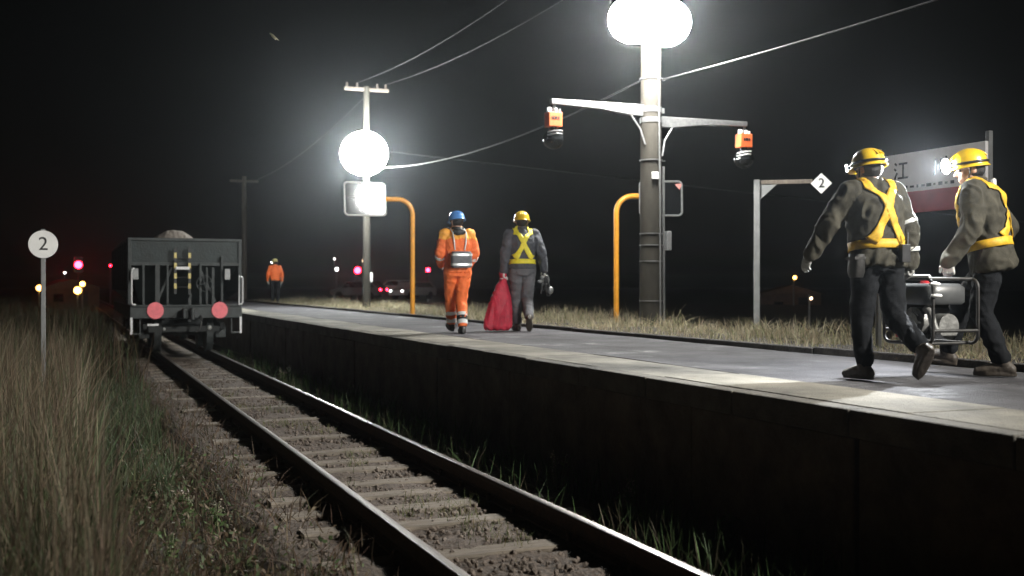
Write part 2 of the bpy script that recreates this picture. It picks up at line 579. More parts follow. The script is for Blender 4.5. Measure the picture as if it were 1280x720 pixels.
# loose stones: one mesh, nobody could count them
sv = MB()
ico = bmesh.new(); bmesh.ops.create_icosphere(ico, subdivisions=1, radius=1.0)
iv = [v.co.copy() for v in ico.verts]; ifc = [tuple(v.index for v in f.verts) for f in ico.faces]; ico.free()
for k in range(9000):
    y = 2.5 + 22 * random.random() ** 1.6
    x = random.gauss(TC - 0.1, 0.75)
    if not 0.9 < x < 3.9: continue
    if abs(x - 1.855) < 0.09 or abs(x - 2.985) < 0.09: continue
    r = random.uniform(0.010, 0.024)
    z = -0.164 - 0.23 * sstep(1.15, 1.66, abs(x - TC)) + random.uniform(-0.015, 0.006)
    rot = Euler((random.random() * 6, random.random() * 6, random.random() * 6)).to_matrix()
    sc = Vector((random.uniform(0.7, 1.3), random.uniform(0.7, 1.2), random.uniform(0.5, 0.9)))
    sv.add([Vector((x, y, z)) + rot @ Vector([p[i] * sc[i] * r * random.uniform(0.8, 1.2) for i in range(3)]) for p in iv], ifc, 0, False)
tag(sv.build('loose_stones', M['stone']), 'loose ballast stones between the rails', kind='stuff')

# platform
p = MB()
y = -14.0
while y < 78:
    L = random.choice((1.8, 1.8, 2.4))
    p.box((XE + 0.16 + random.uniform(-0.015, 0.012), y + L / 2, (GZ - 0.1 + PLAT - 0.17) / 2), (0.2, L - 0.018, PLAT - 0.17 - GZ + 0.1))
    y += L
p.add([(XE + 0.06, 78, GZ - 0.1), (XB + 0.1, 78, GZ - 0.1), (XB + 0.1, 78, PLAT - 0.01), (XE + 0.06, 78, PLAT - 0.16)], [(0, 1, 2, 3)])
tag(p.build('platform_wall', M['wallc'], bevel=0.012), 'dark grimy wall of the low platform', kind='structure')
p = MB()
y = -14.0
while y < 78:                                   # coping blocks laid end to end with thin joints
    L = 1.2
    dz = random.uniform(-0.006, 0.006)
    p.box((XE + 0.08, y + L / 2, PLAT - 0.08 + dz), (0.16, L - 0.008, 0.16))
    y += L
tag(p.build('platform_edge', M['coping'], bevel=0.012), 'grey concrete coping along the platform edge', kind='structure')
p = MB()
y = -14.0
while y < 78:
    L = 0.9
    dz = random.uniform(-0.004, 0.004)
    p.box((XE + 0.16 + 0.355, y + L / 2, PLAT - 0.05 + dz), (0.70, L - 0.006, 0.10))
    y += L
tag(p.build('platform_slabs', M['slab'], bevel=0.006), 'pale worn slabs inside the platform edge', kind='structure')
V, fs = [], []
px_ = linspace(XE + 0.87, XB, 0.25) + [XB]
py_ = linspace(-14, 40, 0.4) + linspace(40, 78, 2) + [78]
for yy in py_:
    for xx in px_:
        V.append((xx, yy, PLAT - 0.002 + 0.009 * noise.noise(Vector((xx * 0.9, yy * 0.6, 9)))))
n1 = len(px_)
fs = [(j * n1 + i, j * n1 + i + 1, (j + 1) * n1 + i + 1, (j + 1) * n1 + i) for j in range(len(py_) - 1) for i in range(n1 - 1)]
p = MB(); p.add(V, fs, 0, True)
tag(p.build('platform_surface', M['asphalt']), 'worn dark asphalt of the platform', kind='structure')
p = MB()
y = -14.0
while y < 66:
    L = random.uniform(1.8, 2.2)
    p.box((XB + 0.05 + random.uniform(-0.008, 0.008), y + L / 2, PLAT + 0.0 + random.uniform(-0.015, 0.012)), (0.11, L - 0.02, 0.12))
    y += L
tag(p.build('platform_kerb', M['kerb'], bevel=0.01), 'low dark kerb along the back of the platform', kind='structure')

# ------------------------------------------------------------------ rails and sleepers
prof = [(-.0635, 0), (.0635, 0), (.0635, .011), (.02, .026), (.008, .04), (.008, .108), (.028, .118), (.0325, .128), (.0325, .146), (.027, .151), (.014, .1525), (0, .153), (-.014, .1525), (-.027, .151), (-.0325, .146), (-.0325, .128), (-.028, .118), (-.008, .108), (-.008, .04), (-.02, .026), (-.0635, .011)]
top = {(i, i + 1) for i in range(9, 13)}
for X, lab in ((1.855, 'left steel rail with a rusty brown web'), (2.985, 'right steel rail shining white along its head, nearest the platform')):
    r = MB()
    ysr = [-10 + 2 * i for i in range(23)] + [40, 60, 100, 200, 400]
    n = len(prof)
    vs = [(X + x + 0.003 * noise.noise(Vector((X, yy * 0.35, 5))), yy, z - 0.153 + 0.004 * noise.noise(Vector((X * 3, yy * 0.3, 2)))) for yy in ysr for x, z in prof]
    for j in range(len(ysr) - 1):
        for i in range(n):
            k = (i + 1) % n
            r.add([vs[j * n + i], vs[j * n + k], vs[(j + 1) * n + k], vs[(j + 1) * n + i]], [(0, 1, 2, 3)], 1 if 8 <= i <= 13 else 0, False)
    tag(r.build('rail', [M['rust'], M['shine'] if X > 2.4 else M['dull']]), lab, 'rail', 'rails of the track')

zl = [6.85, 7.67, 8.2, 8.71, 9.21, 9.86, 10.3, 10.9, 11.95, 13.45, 14.8, 16.2, 17.6, 19.2]
yl = [(z - TC * SS) / CC for z in zl]
slp = [(3.9, 0), (4.65, 0), (5.5, 0.03)] + [(y, 0) for y in yl[:8]]
for a, b in zip(yl[7:], yl[8:]):
    slp.append(((a + b) / 2, 0.045)); slp.append((b, 0))
yy = yl[-1] + 0.7
while yy < 40:
    slp.append((yy, 0.01)); yy += 0.7
ORD = ['third', 'fourth', 'fifth', 'sixth', 'seventh', 'eighth', 'ninth', 'tenth', 'eleventh', 'twelfth']


def sleeper_mesh(seed):
    rs = random.Random(seed)
    mb = MB()
    nxx = 26
    L = 2.1 + rs.uniform(-0.06, 0.06)
    V, F_ = [], []
    for i in range(nxx + 1):
        x = -L / 2 + L * i / nxx
        e = 0.012 * noise.noise(Vector((x * 3, seed, 0)))
        f = 0.012 * noise.noise(Vector((x * 3, seed, 7)))
        h = 0.010 * noise.noise(Vector((x * 2.5, seed, 3)))
        V += [(x, -0.105 + e, -0.14), (x, -0.105 + e, -0.012 + h), (x, -0.093 + e, h), (x, 0.093 + f, h * 0.7), (x, 0.105 + f, -0.012 + h * 0.7), (x, 0.105 + f, -0.14)]
    for i in range(nxx):
        for k in range(5):
            F_.append((i * 6 + k, i * 6 + k + 1, (i + 1) * 6 + k + 1, (i + 1) * 6 + k))
    F_ += [(0, 1, 2, 3, 4, 5)[::-1], tuple(nxx * 6 + k for k in range(6))]
    mb.add(V, [f[::-1] for f in F_])
    return mb


spk = MB()
spk.cyl((0, 0, -0.02), (0, 0, 0.022), 0.014, n=8)
spk.ell((0, 0, 0.026), (0.024, 0.02, 0.012), None, 8, 5)
spike_mesh = spk.mesh('spike'); spike_mesh.materials.append(M['rust'])
for i, (yy, sink) in enumerate(slp):
    o = sleeper_mesh(i * 3.7 + 1).build('sleeper', M['timber'])
    o.location = (TC + random.uniform(-0.04, 0.04), yy, -0.152 - sink)
    o.rotation_euler = (random.uniform(-.01, .01), random.uniform(-.008, .008), random.uniform(-.02, .02))
    if i < 2:
        lab = 'timber sleeper just below the bottom edge of the photo'
    elif 2 <= i < 12:
        lab = f'weathered timber sleeper, the {["nearest", "second", *ORD][i - 2]} one counting up from the photo\'s bottom edge'
    elif sink > 0.03:
        lab = 'sleeper almost buried in ballast between two clear ones'
    elif yy < 20:
        lab = 'grey weathered sleeper with a bright edge on the far stretch of track'
    else:
        lab = 'dark sleeper under or just before the ballast wagon'
    tag(o, lab, 'sleeper', 'sleepers under the rails')
    if yy < 15:
        for sx in (-.565 - .075, -.565 + .075, .565 - .075, .565 + .075):
            s_ = bpy.data.objects.new('spike', spike_mesh)
            link(s_, o)
            s_.location = (TC - o.location.x + sx, random.choice((-0.04, 0.04)), 0.022 + sink * 0.5)

# fishplates on the rail joint among the close-set sleepers
# ------------------------------------------------------------------ wagon
YW = 24.9
w = empty('hopper_wagon', (TC - 0.05, YW, 0), 'dark hopper wagon with two red round markers on its end, standing on the track', 'railway wagon')
w.scale = (0.95, 1, 1)
b = MB(); b.box((0, 0.07, 0.875), (2.44, 0.14, 0.24)); b.box((0, 0.2, 1.02), (2.44, 0.4, 0.045))
b.build('buffer_beam', M['wagonlt'], w, bevel=0.015)
b = MB()
for sx in (-1, 1):
    b.box((sx * 1.12, 5, 0.88), (0.14, 9.6, 0.26)); b.box((sx * 0.35, 5, 0.9), (0.12, 9.6, 0.3))
b.build('underframe', M['wagon'], w, bevel=0.01)
b = MB()
t = 0.03
# upper box, open at the top, with sloped ends below
xo, zt, zm = 1.20, 2.47, 1.92
y0, y1 = 0.30, 9.3
for sx in (-1, 1):
    b.box((sx * xo, (y0 + y1) / 2, (zt + 1.35) / 2), (t, y1 - y0, zt - 1.35))
    for k in range(9):
        b.box((sx * (xo + 0.045), y0 + 0.15 + k * 1.08, 1.9), (0.06, 0.08, 1.12))
    b.add([(sx * xo, y0, 1.35), (sx * xo, y1, 1.35), (sx * 0.55, y1 - 1.6, 0.75), (sx * 0.55, y0 + 1.6, 0.75)], [(0, 1, 2, 3)])
b.box((0, y0, (zt + zm) / 2), (2 * xo - t - 0.004, t, zt - zm))
b.box((0, y1, (zt + zm) / 2), (2 * xo - t - 0.004, t, zt - zm))
for ya, yb in ((y0, y0 + 1.7), (y1, y1 - 1.7)):
    b.add([(-xo + .02, ya, zm), (xo - .02, ya, zm), (0.9, yb, 0.9), (-0.9, yb, 0.9)], [(0, 1, 2, 3)])
b.build('hopper_body', M['wagon'], w)
b = MB()
b.box((0, y0 - 0.03, zt - 0.02), (2 * xo + 0.10, 0.06, 0.06))
b.box((0, y0 - 0.03, zm), (2 * xo + 0.02, 0.06, 0.07))
for sx in (-1, 1):
    b.box((sx * (xo + 0.03), (y0 + y1) / 2, zt - 0.02), (0.07, y1 - y0, 0.06))
    b.box((sx * (xo + 0.012), y0 - 0.03, (zt + 1.05) / 2 - 0.02), (0.075, 0.055, zt - 1.1))
b.build('body_frame', M['wagonlt'], w, bevel=0.008)
for x, wd, z0, z1 in ((-0.92, 0.05, 1.04, 1.9), (-0.62, 0.10, 1.04, 1.9), (-0.40, 0.045, 1.04, 1.9), (0.32, 0.05, 1.04, 1.95), (0.46, 0.045, 1.04, 1.85), (0.60, 0.06, 1.04, 1.85), (0.80, 0.05, 1.04, 2.1)):
    b = MB(); b.box((x, y0 - 0.09, (z0 + z1) / 2), (wd, 0.05, z1 - z0)); b.build('end_post', M['wagonlt'], w, bevel=0.006)
b = MB(); b.bar((-0.62, y0 - 0.02, 1.1), (-0.3, y0 - 0.02, 1.85), 0.05, 0.05); b.bar((0.3, y0 - 0.02, 1.85), (0.66, y0 - 0.02, 1.1), 0.05, 0.05)
b.build('end_brace', M['wagonlt'], w, bevel=0.005)
b = MB()
for x in (-0.235, 0.075):
    k = 0
    z = 1.28
    while z < 2.18:
        b.box((x, y0 - 0.15, z + 0.055), (0.055, 0.035, 0.11), mi=k % 2); z += 0.11; k += 1
for z in (1.42, 1.63, 2.04):
    b.cyl((-0.235, y0 - 0.15, z), (0.075, y0 - 0.15, z), 0.012, n=8, mi=0)
b.build('striped_ladder', [M['black'], M['hazyel']], w)
b = MB(); b.box((-0.08, y0 - 0.18, 1.83), (0.30, 0.03, 0.065)); b.build('ladder_step', M['whitebar'], w, bevel=0.008)
b = MB(); b.box((0.075, y0 - 0.13, 0.98), (0.07, 0.07, 0.62)); b.cyl((0.075, -0.12, 1.24), (0.075, 0.2, 1.24), 0.03, n=10)
b.build('brake_stand', M['wagonlt'], w, bevel=0.006)
b = MB()
b.tube([(0.38 + 0.17 * math.cos(a), -0.02, 1.5 + 0.17 * math.sin(a)) for a in [2 * PI * i / 20 for i in range(20)]], 0.012, 6, closed=True)
for a in (0.3, 1.87, 3.44, 5.01): b.cyl((0.38, -0.02, 1.5), (0.38 + 0.17 * math.cos(a), -0.02, 1.5 + 0.17 * math.sin(a)), 0.009, n=6)
b.cyl((0.38, -0.04, 1.5), (0.38, 0.3, 1.5), 0.02, n=8)
b.build('brake_wheel', M['wagonlt'], w)
for x in (-0.68, 0.72):
    d = MB(); d.cyl((x, -0.035, 0.925), (x, -0.015, 0.925), 0.178, n=36); d.cyl((x, -0.015, 0.925), (x, 0.02, 0.925), 0.05, n=12)
    d.build('marker_disc', M['pinkred'], w, bevel=0.004)
b = MB(); b.tube([(-1.13, 0.02, 1.82), (-1.17, -0.05, 1.80), (-1.185, -0.06, 1.74), (-1.185, -0.06, 1.10), (-1.17, -0.06, 1.06), (-1.10, -0.04, 1.05)], 0.017, 8)
b.build('handrail', M['whitebar'], w)
b = MB(); b.tube([(1.14, -.05, 1.66), (1.22, -.05, 1.64), (1.23, -.05, 1.60), (1.23, -.05, 1.10), (1.21, -.05, 1.06), (1.14, -.05, 1.05)], 0.016, 8); b.cyl((1.15, -.05, 1.06), (1.15, -.05, 1.66), 0.012, n=8)
b.build('handrail', M['whitebar'], w)
for sx in (-1, 1):
    b = MB(); b.box((sx * 1.19, -0.01, 0.60), (0.05, 0.03, 0.36)); b.build('step_bar', M['whitebar'], w, bevel=0.008)
    b = MB(); b.box((sx * 1.10, 0.16, 0.43), (0.22, 0.2, 0.03)); b.box((sx * 1.0, 0.1, 0.6), (0.03, 0.03, 0.36)); b.build('footstep', M['wagonlt'], w, bevel=0.006)
for x, c_ in ((-1.10, 'whitebar'), (0.90, 'galv')):
    b = MB(); b.box((x, 0.08, 1.70), (0.13, 0.1, 0.24)); b.build('control_box', M[c_] if x > 0 else M['galv'], w, bevel=0.012)
b = MB(); b.box((0, -0.14, 0.86), (0.20, 0.34, 0.22)); b.box((0.08, -0.36, 0.86), (0.10, 0.18, 0.24)); b.box((-0.08, -0.30, 0.86), (0.08, 0.1, 0.22)); b.cyl((0.08, -0.42, 0.74), (0.08, -0.42, 0.98), 0.05, n=12)
b.build('coupler', M['wagonlt'], w, bevel=0.02)
b = MB(); b.tube([(0.3, 0.0, 0.80), (0.3, -0.12, 0.76), (0.29, -0.18, 0.62), (0.24, -0.2, 0.5), (0.18, -0.2, 0.46)], 0.022, 8)
b.build('brake_hose', M['boot'], w)
for yb in (1.0, 2.7, 6.9, 8.6):
    for sx in (-1, 1):
        b = MB()
        b.cyl((sx * 0.535, yb, 0.43), (sx * 0.66, yb, 0.43), 0.43, n=36)
        b.cyl((sx * 0.505, yb, 0.43), (sx * 0.535, yb, 0.43), 0.455, n=36)
        b.cyl((sx * 0.66, yb, 0.43), (sx * 0.70, yb, 0.43), 0.1, n=16)
        b.build('wheel', M['wagonlt'] if yb < 2 else M['wagon'], w, bevel=0.01)
    b = MB(); b.cyl((-0.9, yb, 0.43), (0.9, yb, 0.43), 0.07, n=14); b.build('axle', M['wagonlt'], w)
for yb in (1.85, 7.75):
    b = MB()
    for sx in (-1, 1):
        b.box((sx * 0.86, yb, 0.56), (0.12, 2.5, 0.16)); b.box((sx * 0.86, yb - 0.85, 0.43), (0.24, 0.26, 0.28)); b.box((sx * 0.86, yb + 0.85, 0.43), (0.24, 0.26, 0.28))
    b.box((0, yb - 1.24, 0.50), (1.6, 0.08, 0.14)); b.box((0, yb, 0.62), (1.7, 0.4, 0.16))
    b.build('bogie_frame', M['wagonlt'], w, bevel=0.02)
b = MB(); b.ell((0.56, 0.52, 0.53), (0.055, 0.03, 0.055)); b.build('end_reflector', M['reflect'], w)
b = MB(); b.ell((-0.45, 0.52, 0.51), (0.035, 0.02, 0.035)); b.build('end_reflector', M['reflect'], w)
b = MB(); b.box((-0.73, 0.02, 0.62), (0.24, 0.03, 0.045)); b.build('white_plate', M['whitebar'], w, bevel=0.005)
# load
V, fs = [], []
nu, nv = 46, 90
for j in range(nv + 1):
    yv = y0 + 0.04 + (y1 - y0 - 0.08) * j / nv
    for i in range(nu + 1):
        xv = -xo + 0.04 + (2 * xo - 0.08) * i / nu
        h = 2.38 + 0.34 * max(0, 1 - ((xv + 0.12) / 0.58) ** 2) * sstep(0.7, 1.6, yv) * (1 - sstep(8.2, 8.9, yv)) - 0.30 * sstep(1.2, 0.35, yv)
        h += 0.025 * noise.noise(Vector((xv * 8, yv * 8, 0))) + 0.02 * noise.noise(Vector((xv * 19, yv * 19, 0)))
        V.append((TC - 0.05 + xv * 0.945, YW + yv, h))
fs = [(j * (nu + 1) + i, j * (nu + 1) + i + 1, (j + 1) * (nu + 1) + i + 1, (j + 1) * (nu + 1) + i) for j in range(nv) for i in range(nu)]
b = MB(); b.add(V, fs, 0, False)
tag(b.build('ballast_load', mat('pale_ballast', (0.34, 0.30, 0.26), 0.9, var=0.4, scale=16, bump=0.7, bscale=40)), 'heap of pale ballast piled in the hopper wagon', kind='stuff')

# ------------------------------------------------------------------ poles with floodlights
POLE = Vector((9.47, 17.3, 0.74))


def arc(p, c0, c1, n=8):
    return [p + c0 * math.cos(PI / 2 * i / n) + c1 * math.sin(PI / 2 * i / n) for i in range(n + 1)]


def band(mb, c, r, h=0.05):
    mb.cyl((c[0], c[1], c[2] - h / 2), (c[0], c[1], c[2] + h / 2), r, n=24)
    mb.box((c[0] + r + 0.03, c[1], c[2]), (0.07, 0.05, h))


pl = empty('lamp_pole', POLE, 'thick concrete pole with two side arms under a glaring double floodlight', 'pole')
b = MB(); b.cyl((0, 0, -0.6), (0, 0, 7.2), 0.205, 0.165, n=32); b.build('pole_shaft', M['conc'], pl)
# arms, tapered box section
for sx, zb, L in ((-1, 3.78, 1.91), (1, 3.60, 1.95)):
    b = MB()
    q = [(0.15, 0.19), (0.15 + 0.25, 0.19), (1.0, 0.12), (L, 0.085)]
    vs = []
    for (d, h) in q:
        zt_ = zb + 0.08
        for (yy_, zz) in ((-0.045, zt_ - h), (0.045, zt_ - h), (0.045, zt_), (-0.045, zt_)):
            vs.append((sx * d, yy_, zz))
    fs = [(0, 1, 2, 3), (15, 14, 13, 12)]
    for j in range(3):
        fs += [(j * 4 + k, (j + 1) * 4 + k, (j + 1) * 4 + (k + 1) % 4, j * 4 + (k + 1) % 4) for k in range(4)]
    b.add(vs, fs)
    b.build('side_arm', M['galv'], pl, bevel=0.008)
    b = MB(); b.tube([(sx * 0.17, -0.10, zb - 0.62), (sx * 0.24, -0.06, zb - 0.35), (sx * 0.42, -0.02, zb - 0.09)], 0.016, 8)
    b.build('arm_brace', M['galv'], pl)
    b = MB(); band(b, (0, 0, zb), 0.192, 0.09); b.build('clamp_band', M['galv'], pl)
for z in (4.32, 2.9, 1.62, 1.42, 1.14, 0.45):
    b = MB(); band(b, (0, 0, z), 0.205, 0.018); b.build('clamp_band', M['galv'], pl)
b = MB(); b.tube([(0.07, -0.215, 0.0), (0.07, -0.205, 2.0), (0.05, -0.195, 4.2), (0.03, -0.19, 4.9)], 0.018, 8); b.build('conduit', M['galv'], pl)
b = MB(); b.cyl((0.23, -0.06, -0.3), (0.215, -0.06, 2.8), 0.022, n=8); b.build('conduit', M['grey'], pl)
b = MB(); b.box((-0.03, -0.205, 2.62), (0.13, 0.03, 0.12)); b.build('number_plate', M['white'], pl, bevel=0.006)
b = MB(); b.box((0.3, -0.05, 1.5), (0.10, 0.14, 0.34)); b.build('switch_box', M['grey'], pl, bevel=0.012)
b = MB(); b.box((0, 0, 6.95), (1.4, 0.1, 0.1)); b.build('crossarm', M['galv'], pl, bevel=0.01)
for x in (-0.6, 0.6):
    b = MB(); b.cyl((x, 0, 7.0), (x, 0, 7.14), 0.05, 0.03, n=12); b.build('insulator', M['white'], pl)
LZ = 6.05 - POLE.z


def floodlight(parent, centre, r, spread, m, n):
    """frosted globes on a bracket in front of the pole"""
    c = Vector(centre)
    b = MB()
    b.bar(c + Vector((0, 0.05, 0)), (0, 0, c.z), 0.09, 0.09)
    b.bar(c + Vector((-spread, 0, 0)), c + Vector((spread + 0.001, 0, 0)), 0.07, 0.07)
    b.build('lamp_bracket', M['galv'], parent, bevel=0.006)
    for k in range(n):
        x = -spread + 2 * spread * k / max(1, n - 1) if n > 1 else 0
        g_ = MB(); g_.ell(c + Vector((x, -0.06, 0)), (r, r, r * 0.94), None, 20, 12)  # globe as wide as the glare around a lamp
        g_.build('glare_globe', m, parent)


floodlight(pl, (-0.42, -0.66, LZ - 0.17), 0.42, 0.31, LAMP, 3)

FP = Vector((8.67, 34.2, 0.72))
pf = empty('lamp_pole', FP, 'farther slim pole with a short crossarm above one round glaring floodlight', 'pole')
b = MB(); b.cyl((0, 0, -0.6), (0, 0, 6.95), 0.125, 0.095, n=20); b.build('pole_shaft', M['conc'], pf)
b = MB(); b.box((0, 0, 6.86), (1.42, 0.1, 0.10)); b.build('crossarm', M['wood'], pf, bevel=0.01)
for x in (-0.62, -0.3, 0.35, 0.62):
    b = MB(); b.cyl((x, 0, 6.90), (x, 0, 7.05), 0.05, 0.03, n=12); b.build('insulator', M['wood'], pf)
b = MB(); b.box((0.14, -0.02, 1.0), (0.08, 0.1, 0.3)); b.build('switch_box', M['white'], pf, bevel=0.01)
floodlight(pf, (-0.28, -0.75, 5.48 - FP.z), 0.72, 0.0, LAMPFAR, 1)

TP = Vector((10.2, 0.2, 0.72))  # pole out of view, added to continue the row and light from behind
p3 = empty('lamp_pole', TP, 'third floodlight pole of the row, added unseen just outside the right edge of the photo', 'pole')
b = MB(); b.cyl((0, 0, -0.6), (0, 0, 7.2), 0.205, 0.165, n=28); b.build('pole_shaft', M['conc'], p3)
b = MB(); b.box((0, 0, 6.95), (1.4, 0.1, 0.1)); b.build('crossarm', M['galv'], p3, bevel=0.01)
floodlight(p3, (-0.4, -0.2, 5.3), 0.44, 0.30, LAMPTHIRD, 2)

UP = Vector((8.77, 61.0, 0.7))
pu = empty('utility_pole', UP, 'dim timber utility pole in the dark beyond the wagon', 'pole')
b = MB(); b.cyl((0, 0, -0.8), (0, 0, 6.6), 0.15, 0.11, n=16); b.build('pole_shaft', M['wood'], pu)
b = MB(); b.box((0, 0, 6.35), (1.5, 0.1, 0.12)); b.build('crossarm', M['wood'], pu, bevel=0.01)


def cable(name, a, c, sag, r, lab, n=26):
    a, c = Vector(a), Vector(c)
    b = MB()
    b.tube([a.lerp(c, i / n) - Vector((0, 0, sag * 4 * (i / n) * (1 - i / n))) for i in range(n + 1)], r, 6)
    return tag(b.build(name, M['cable']), lab, 'cable', 'cables strung between the poles')


cable('cable', FP + Vector((0.12, 0, 4.42)), POLE + Vector((-0.17, 0, 4.30)), 0.42, 0.014, 'lit cable sagging to the right from below the farther floodlight')
cable('cable', POLE + Vector((0.2, -0.02, 4.32)), TP + Vector((0, 0, 4.6)), 0.22, 0.013, 'lit cable rising from the thick pole to the top right')
cable('cable', FP + Vector((0.62, 0, 7.05)), POLE + Vector((0.6, 0, 7.14)), 0.35, 0.0035, 'right one of two overhead wires climbing from the short crossarm')
cable('cable', FP + Vector((-0.3, 0, 7.05)), POLE + Vector((-0.6, 0, 7.14)), 0.35, 0.0035, 'left one of two overhead wires climbing from the short crossarm')
cable('cable', POLE + Vector((0.6, 0, 7.14)), TP + Vector((0.6, 0, 7.0)), 0.3, 0.010, 'overhead wire above the top edge of the photo')
cable('cable', UP + Vector((0.6, 0, 6.42)), FP + Vector((0.3, 0, 7.0)), 0.4, 0.004, 'thin wire from the far utility pole to the short crossarm')
XP = at(1420, 290, 80)
cable('cable', FP + Vector((0.1, 0, 5.0)), Vector((XP.x, XP.y, 5.2)), 0.1, 0.016, 'faint cable running level to the right behind the lit one')
px4 = empty('utility_pole', (XP.x, XP.y, -0.8), 'timber pole off to the right that holds the faint level cable', 'pole')
b = MB(); b.cyl((0, 0, -0.5), (0, 0, 6.6), 0.15, 0.11, n=12); b.build('pole_shaft', M['wood'], px4)

fl = bpy.data.lights.new('added_fill_spot', 'SPOT'); fl.energy = 8500; fl.spot_size = R(84); fl.spot_blend = 1.0; fl.shadow_soft_size = 0.2; fl.color = (1.0, 0.96, 0.88)  # spot added beside the unseen third pole to brighten sign and grass
fo = bpy.data.objects.new('added_fill_spot', fl); COL.objects.link(fo)
fo.location = TP + Vector((-0.95, 0.3, 5.2))
fo.rotation_euler = (Vector((-1.5, 12.5, 1.6)) - fo.location).to_track_quat('-Z', 'Y').to_euler()

# hanging lamps under the arm tips
for (x, zt_, lab, tilt) in ((POLE.x - 1.86, POLE.z + 3.84, 'orange box with a dark round lamp hanging under the left arm of the thick pole', 0.25), (POLE.x + 1.9, POLE.z + 3.66, 'orange box with a shiny round lamp hanging under the right arm of the thick pole', -0.1)):
    h = empty('hanging_lamp', (x, POLE.y, zt_ - 0.62), lab, 'lamp', 'lamps hanging from the side arms')
    b = MB(); b.cyl((0, 0, 0.62), (0, 0, 0.06), 0.012, n=8); b.tube([(0.0, 0, 0.58), (0.03, 0, 0.52), (-0.03, 0, 0.47), (0, 0, 0.42)], 0.014, 6); b.build('hanger', M['galv'], h)
    b = MB(); b.box((0, 0, 0.29), (0.25, 0.2, 0.25)); b.build('orange_box', M['boxorange'], h, bevel=0.015)
    b = MB(); b.box((-0.09, -0.02, 0.45), (0.07, 0.05, 0.08)); b.box((0.03, -0.02, 0.45), (0.05, 0.05, 0.07)); b.box((0.10, -0.02, 0.44), (0.03, 0.04, 0.06)); b.build('white_tab', M['white'], h, bevel=0.008)
    b = MB()
    for k, (dx, ww) in enumerate(((-0.05, 0.03), (0.0, 0.04), (0.05, 0.025))): b.box((dx, -0.102, 0.31), (ww, 0.006, 0.05))
    b.build('box_lettering', M['ink'], h)
    b = MB(); b.ell((0, 0, -0.04), (0.18, 0.18, 0.165), None, 28, 16); b.cyl((0, 0, 0.10), (0, 0, 0.17), 0.06, n=14); b.build('lamp_dome', M['gloss'], h)
    b = MB()
    for k in range(3):
        a0 = -0.15 - 0.25 * k
        b.tube([(0.187 * math.sin(th) * 0.98, -0.187 * math.cos(th) * math.cos(a0), -0.04 + 0.10 - 0.05 * k + 0.03 * math.sin(th + 1)) for th in [(-1.2 + tilt + 1.5 * i / 8) for i in range(9)]], 0.012, 6)
    b.build('highlight_streak', M['reflect'] if x > POLE.x else M['grey'], h)  # pale bars stand in for lamp highlights on the dark dome

# platform mirrors on bent orange pipes
def rrect(w_, h_, r_, n=6):
    pts = []
    for cx_, cy_, a0 in ((w_ / 2 - r_, h_ / 2 - r_, 0), (-w_ / 2 + r_, h_ / 2 - r_, 90), (-w_ / 2 + r_, -h_ / 2 + r_, 180), (w_ / 2 - r_, -h_ / 2 + r_, 270)):
        for i in range(n + 1):
            a = R(a0 + 90 * i / n)
            pts.append((cx_ + r_ * math.cos(a), cy_ + r_ * math.sin(a)))
    return pts


def mirror_post(base, ztop, dirx, arm, mw, mh, mdx, mz, yaw, pitch, lab, tri):
    t_ = empty('platform_mirror', base, lab, 'mirror', 'mirrors on bent orange pipes')
    d = Vector((dirx * math.cos(0.25), -dirx * math.sin(0.25) * 0.9, 0))
    H = ztop - base.z
    rb = 0.34
    pts = [Vector((0, 0, -0.3)), Vector((0, 0, H * 0.5)), Vector((0, 0, H - rb))]
    pts += [Vector((0, 0, H - rb)) + d * (rb - rb * math.cos(a)) + Vector((0, 0, rb * math.sin(a))) for a in [PI / 2 * i / 8 for i in range(1, 9)]]
    pts += [Vector((0, 0, H)) + d * arm]
    b = MB(); b.tube(pts, 0.055, 14); b.build('orange_pipe', M['orange'], t_)
    c = Vector((0, 0, mz - base.z)) + d * mdx
    q = Matrix.Rotation(yaw, 3, 'Z') @ Matrix.Rotation(pitch, 3, 'X')
    ex, ey, ez = q @ Vector((1, 0, 0)), q @ Vector((0, 0, 1)), q @ Vector((0, -1, 0))
    c = c + ez * 0.12
    b = MB(); b.bar(c - ez * 0.14, c - ez * 0.04, 0.06, 0.06); b.build('mirror_clamp', M['galv'], t_)
    b = MB(); b.prism(rrect(mw, mh, 0.08), (c - ez * 0.05, ex, ey, ez), 0.05); b.build('mirror_back', M['black'], t_, bevel=0.006)
    b = MB(); b.prism(rrect(mw - 0.05, mh - 0.05, 0.06), (c + ez * 0.002, ex, ey, ez), 0.006); b.build('mirror_glass', M['mirror'] if not tri else M['gloss'], t_)
    b = MB(); b.tube([c + ez * 0.005 + ex * x + ey * y for x, y in rrect(mw, mh, 0.08)], 0.022, 8, closed=True); b.build('mirror_frame', M['white'] if not tri else M['grey'], t_)
    if tri:
        b = MB(); b.prism([(mw / 2 - 0.14, mh / 2 - 0.06), (mw / 2 + 0.01, mh / 2 - 0.04), (mw / 2 - 0.05, mh / 2 - 0.17)], (c + ez * 0.012, ex, ey, ez), 0.01); b.build('corner_tag', mat('pink_tag', (0.75, 0.28, 0.24), 0.6), t_)
    else:
        b = MB(); b.bar(c + ez * 0.012 - ex * (mw * 0.42) + ey * 0.02, c + ez * 0.012 + ex * (mw * 0.42) + ey * 0.02, 0.012, 0.012); b.build('mirror_joint', M['grey'], t_)
    return t_


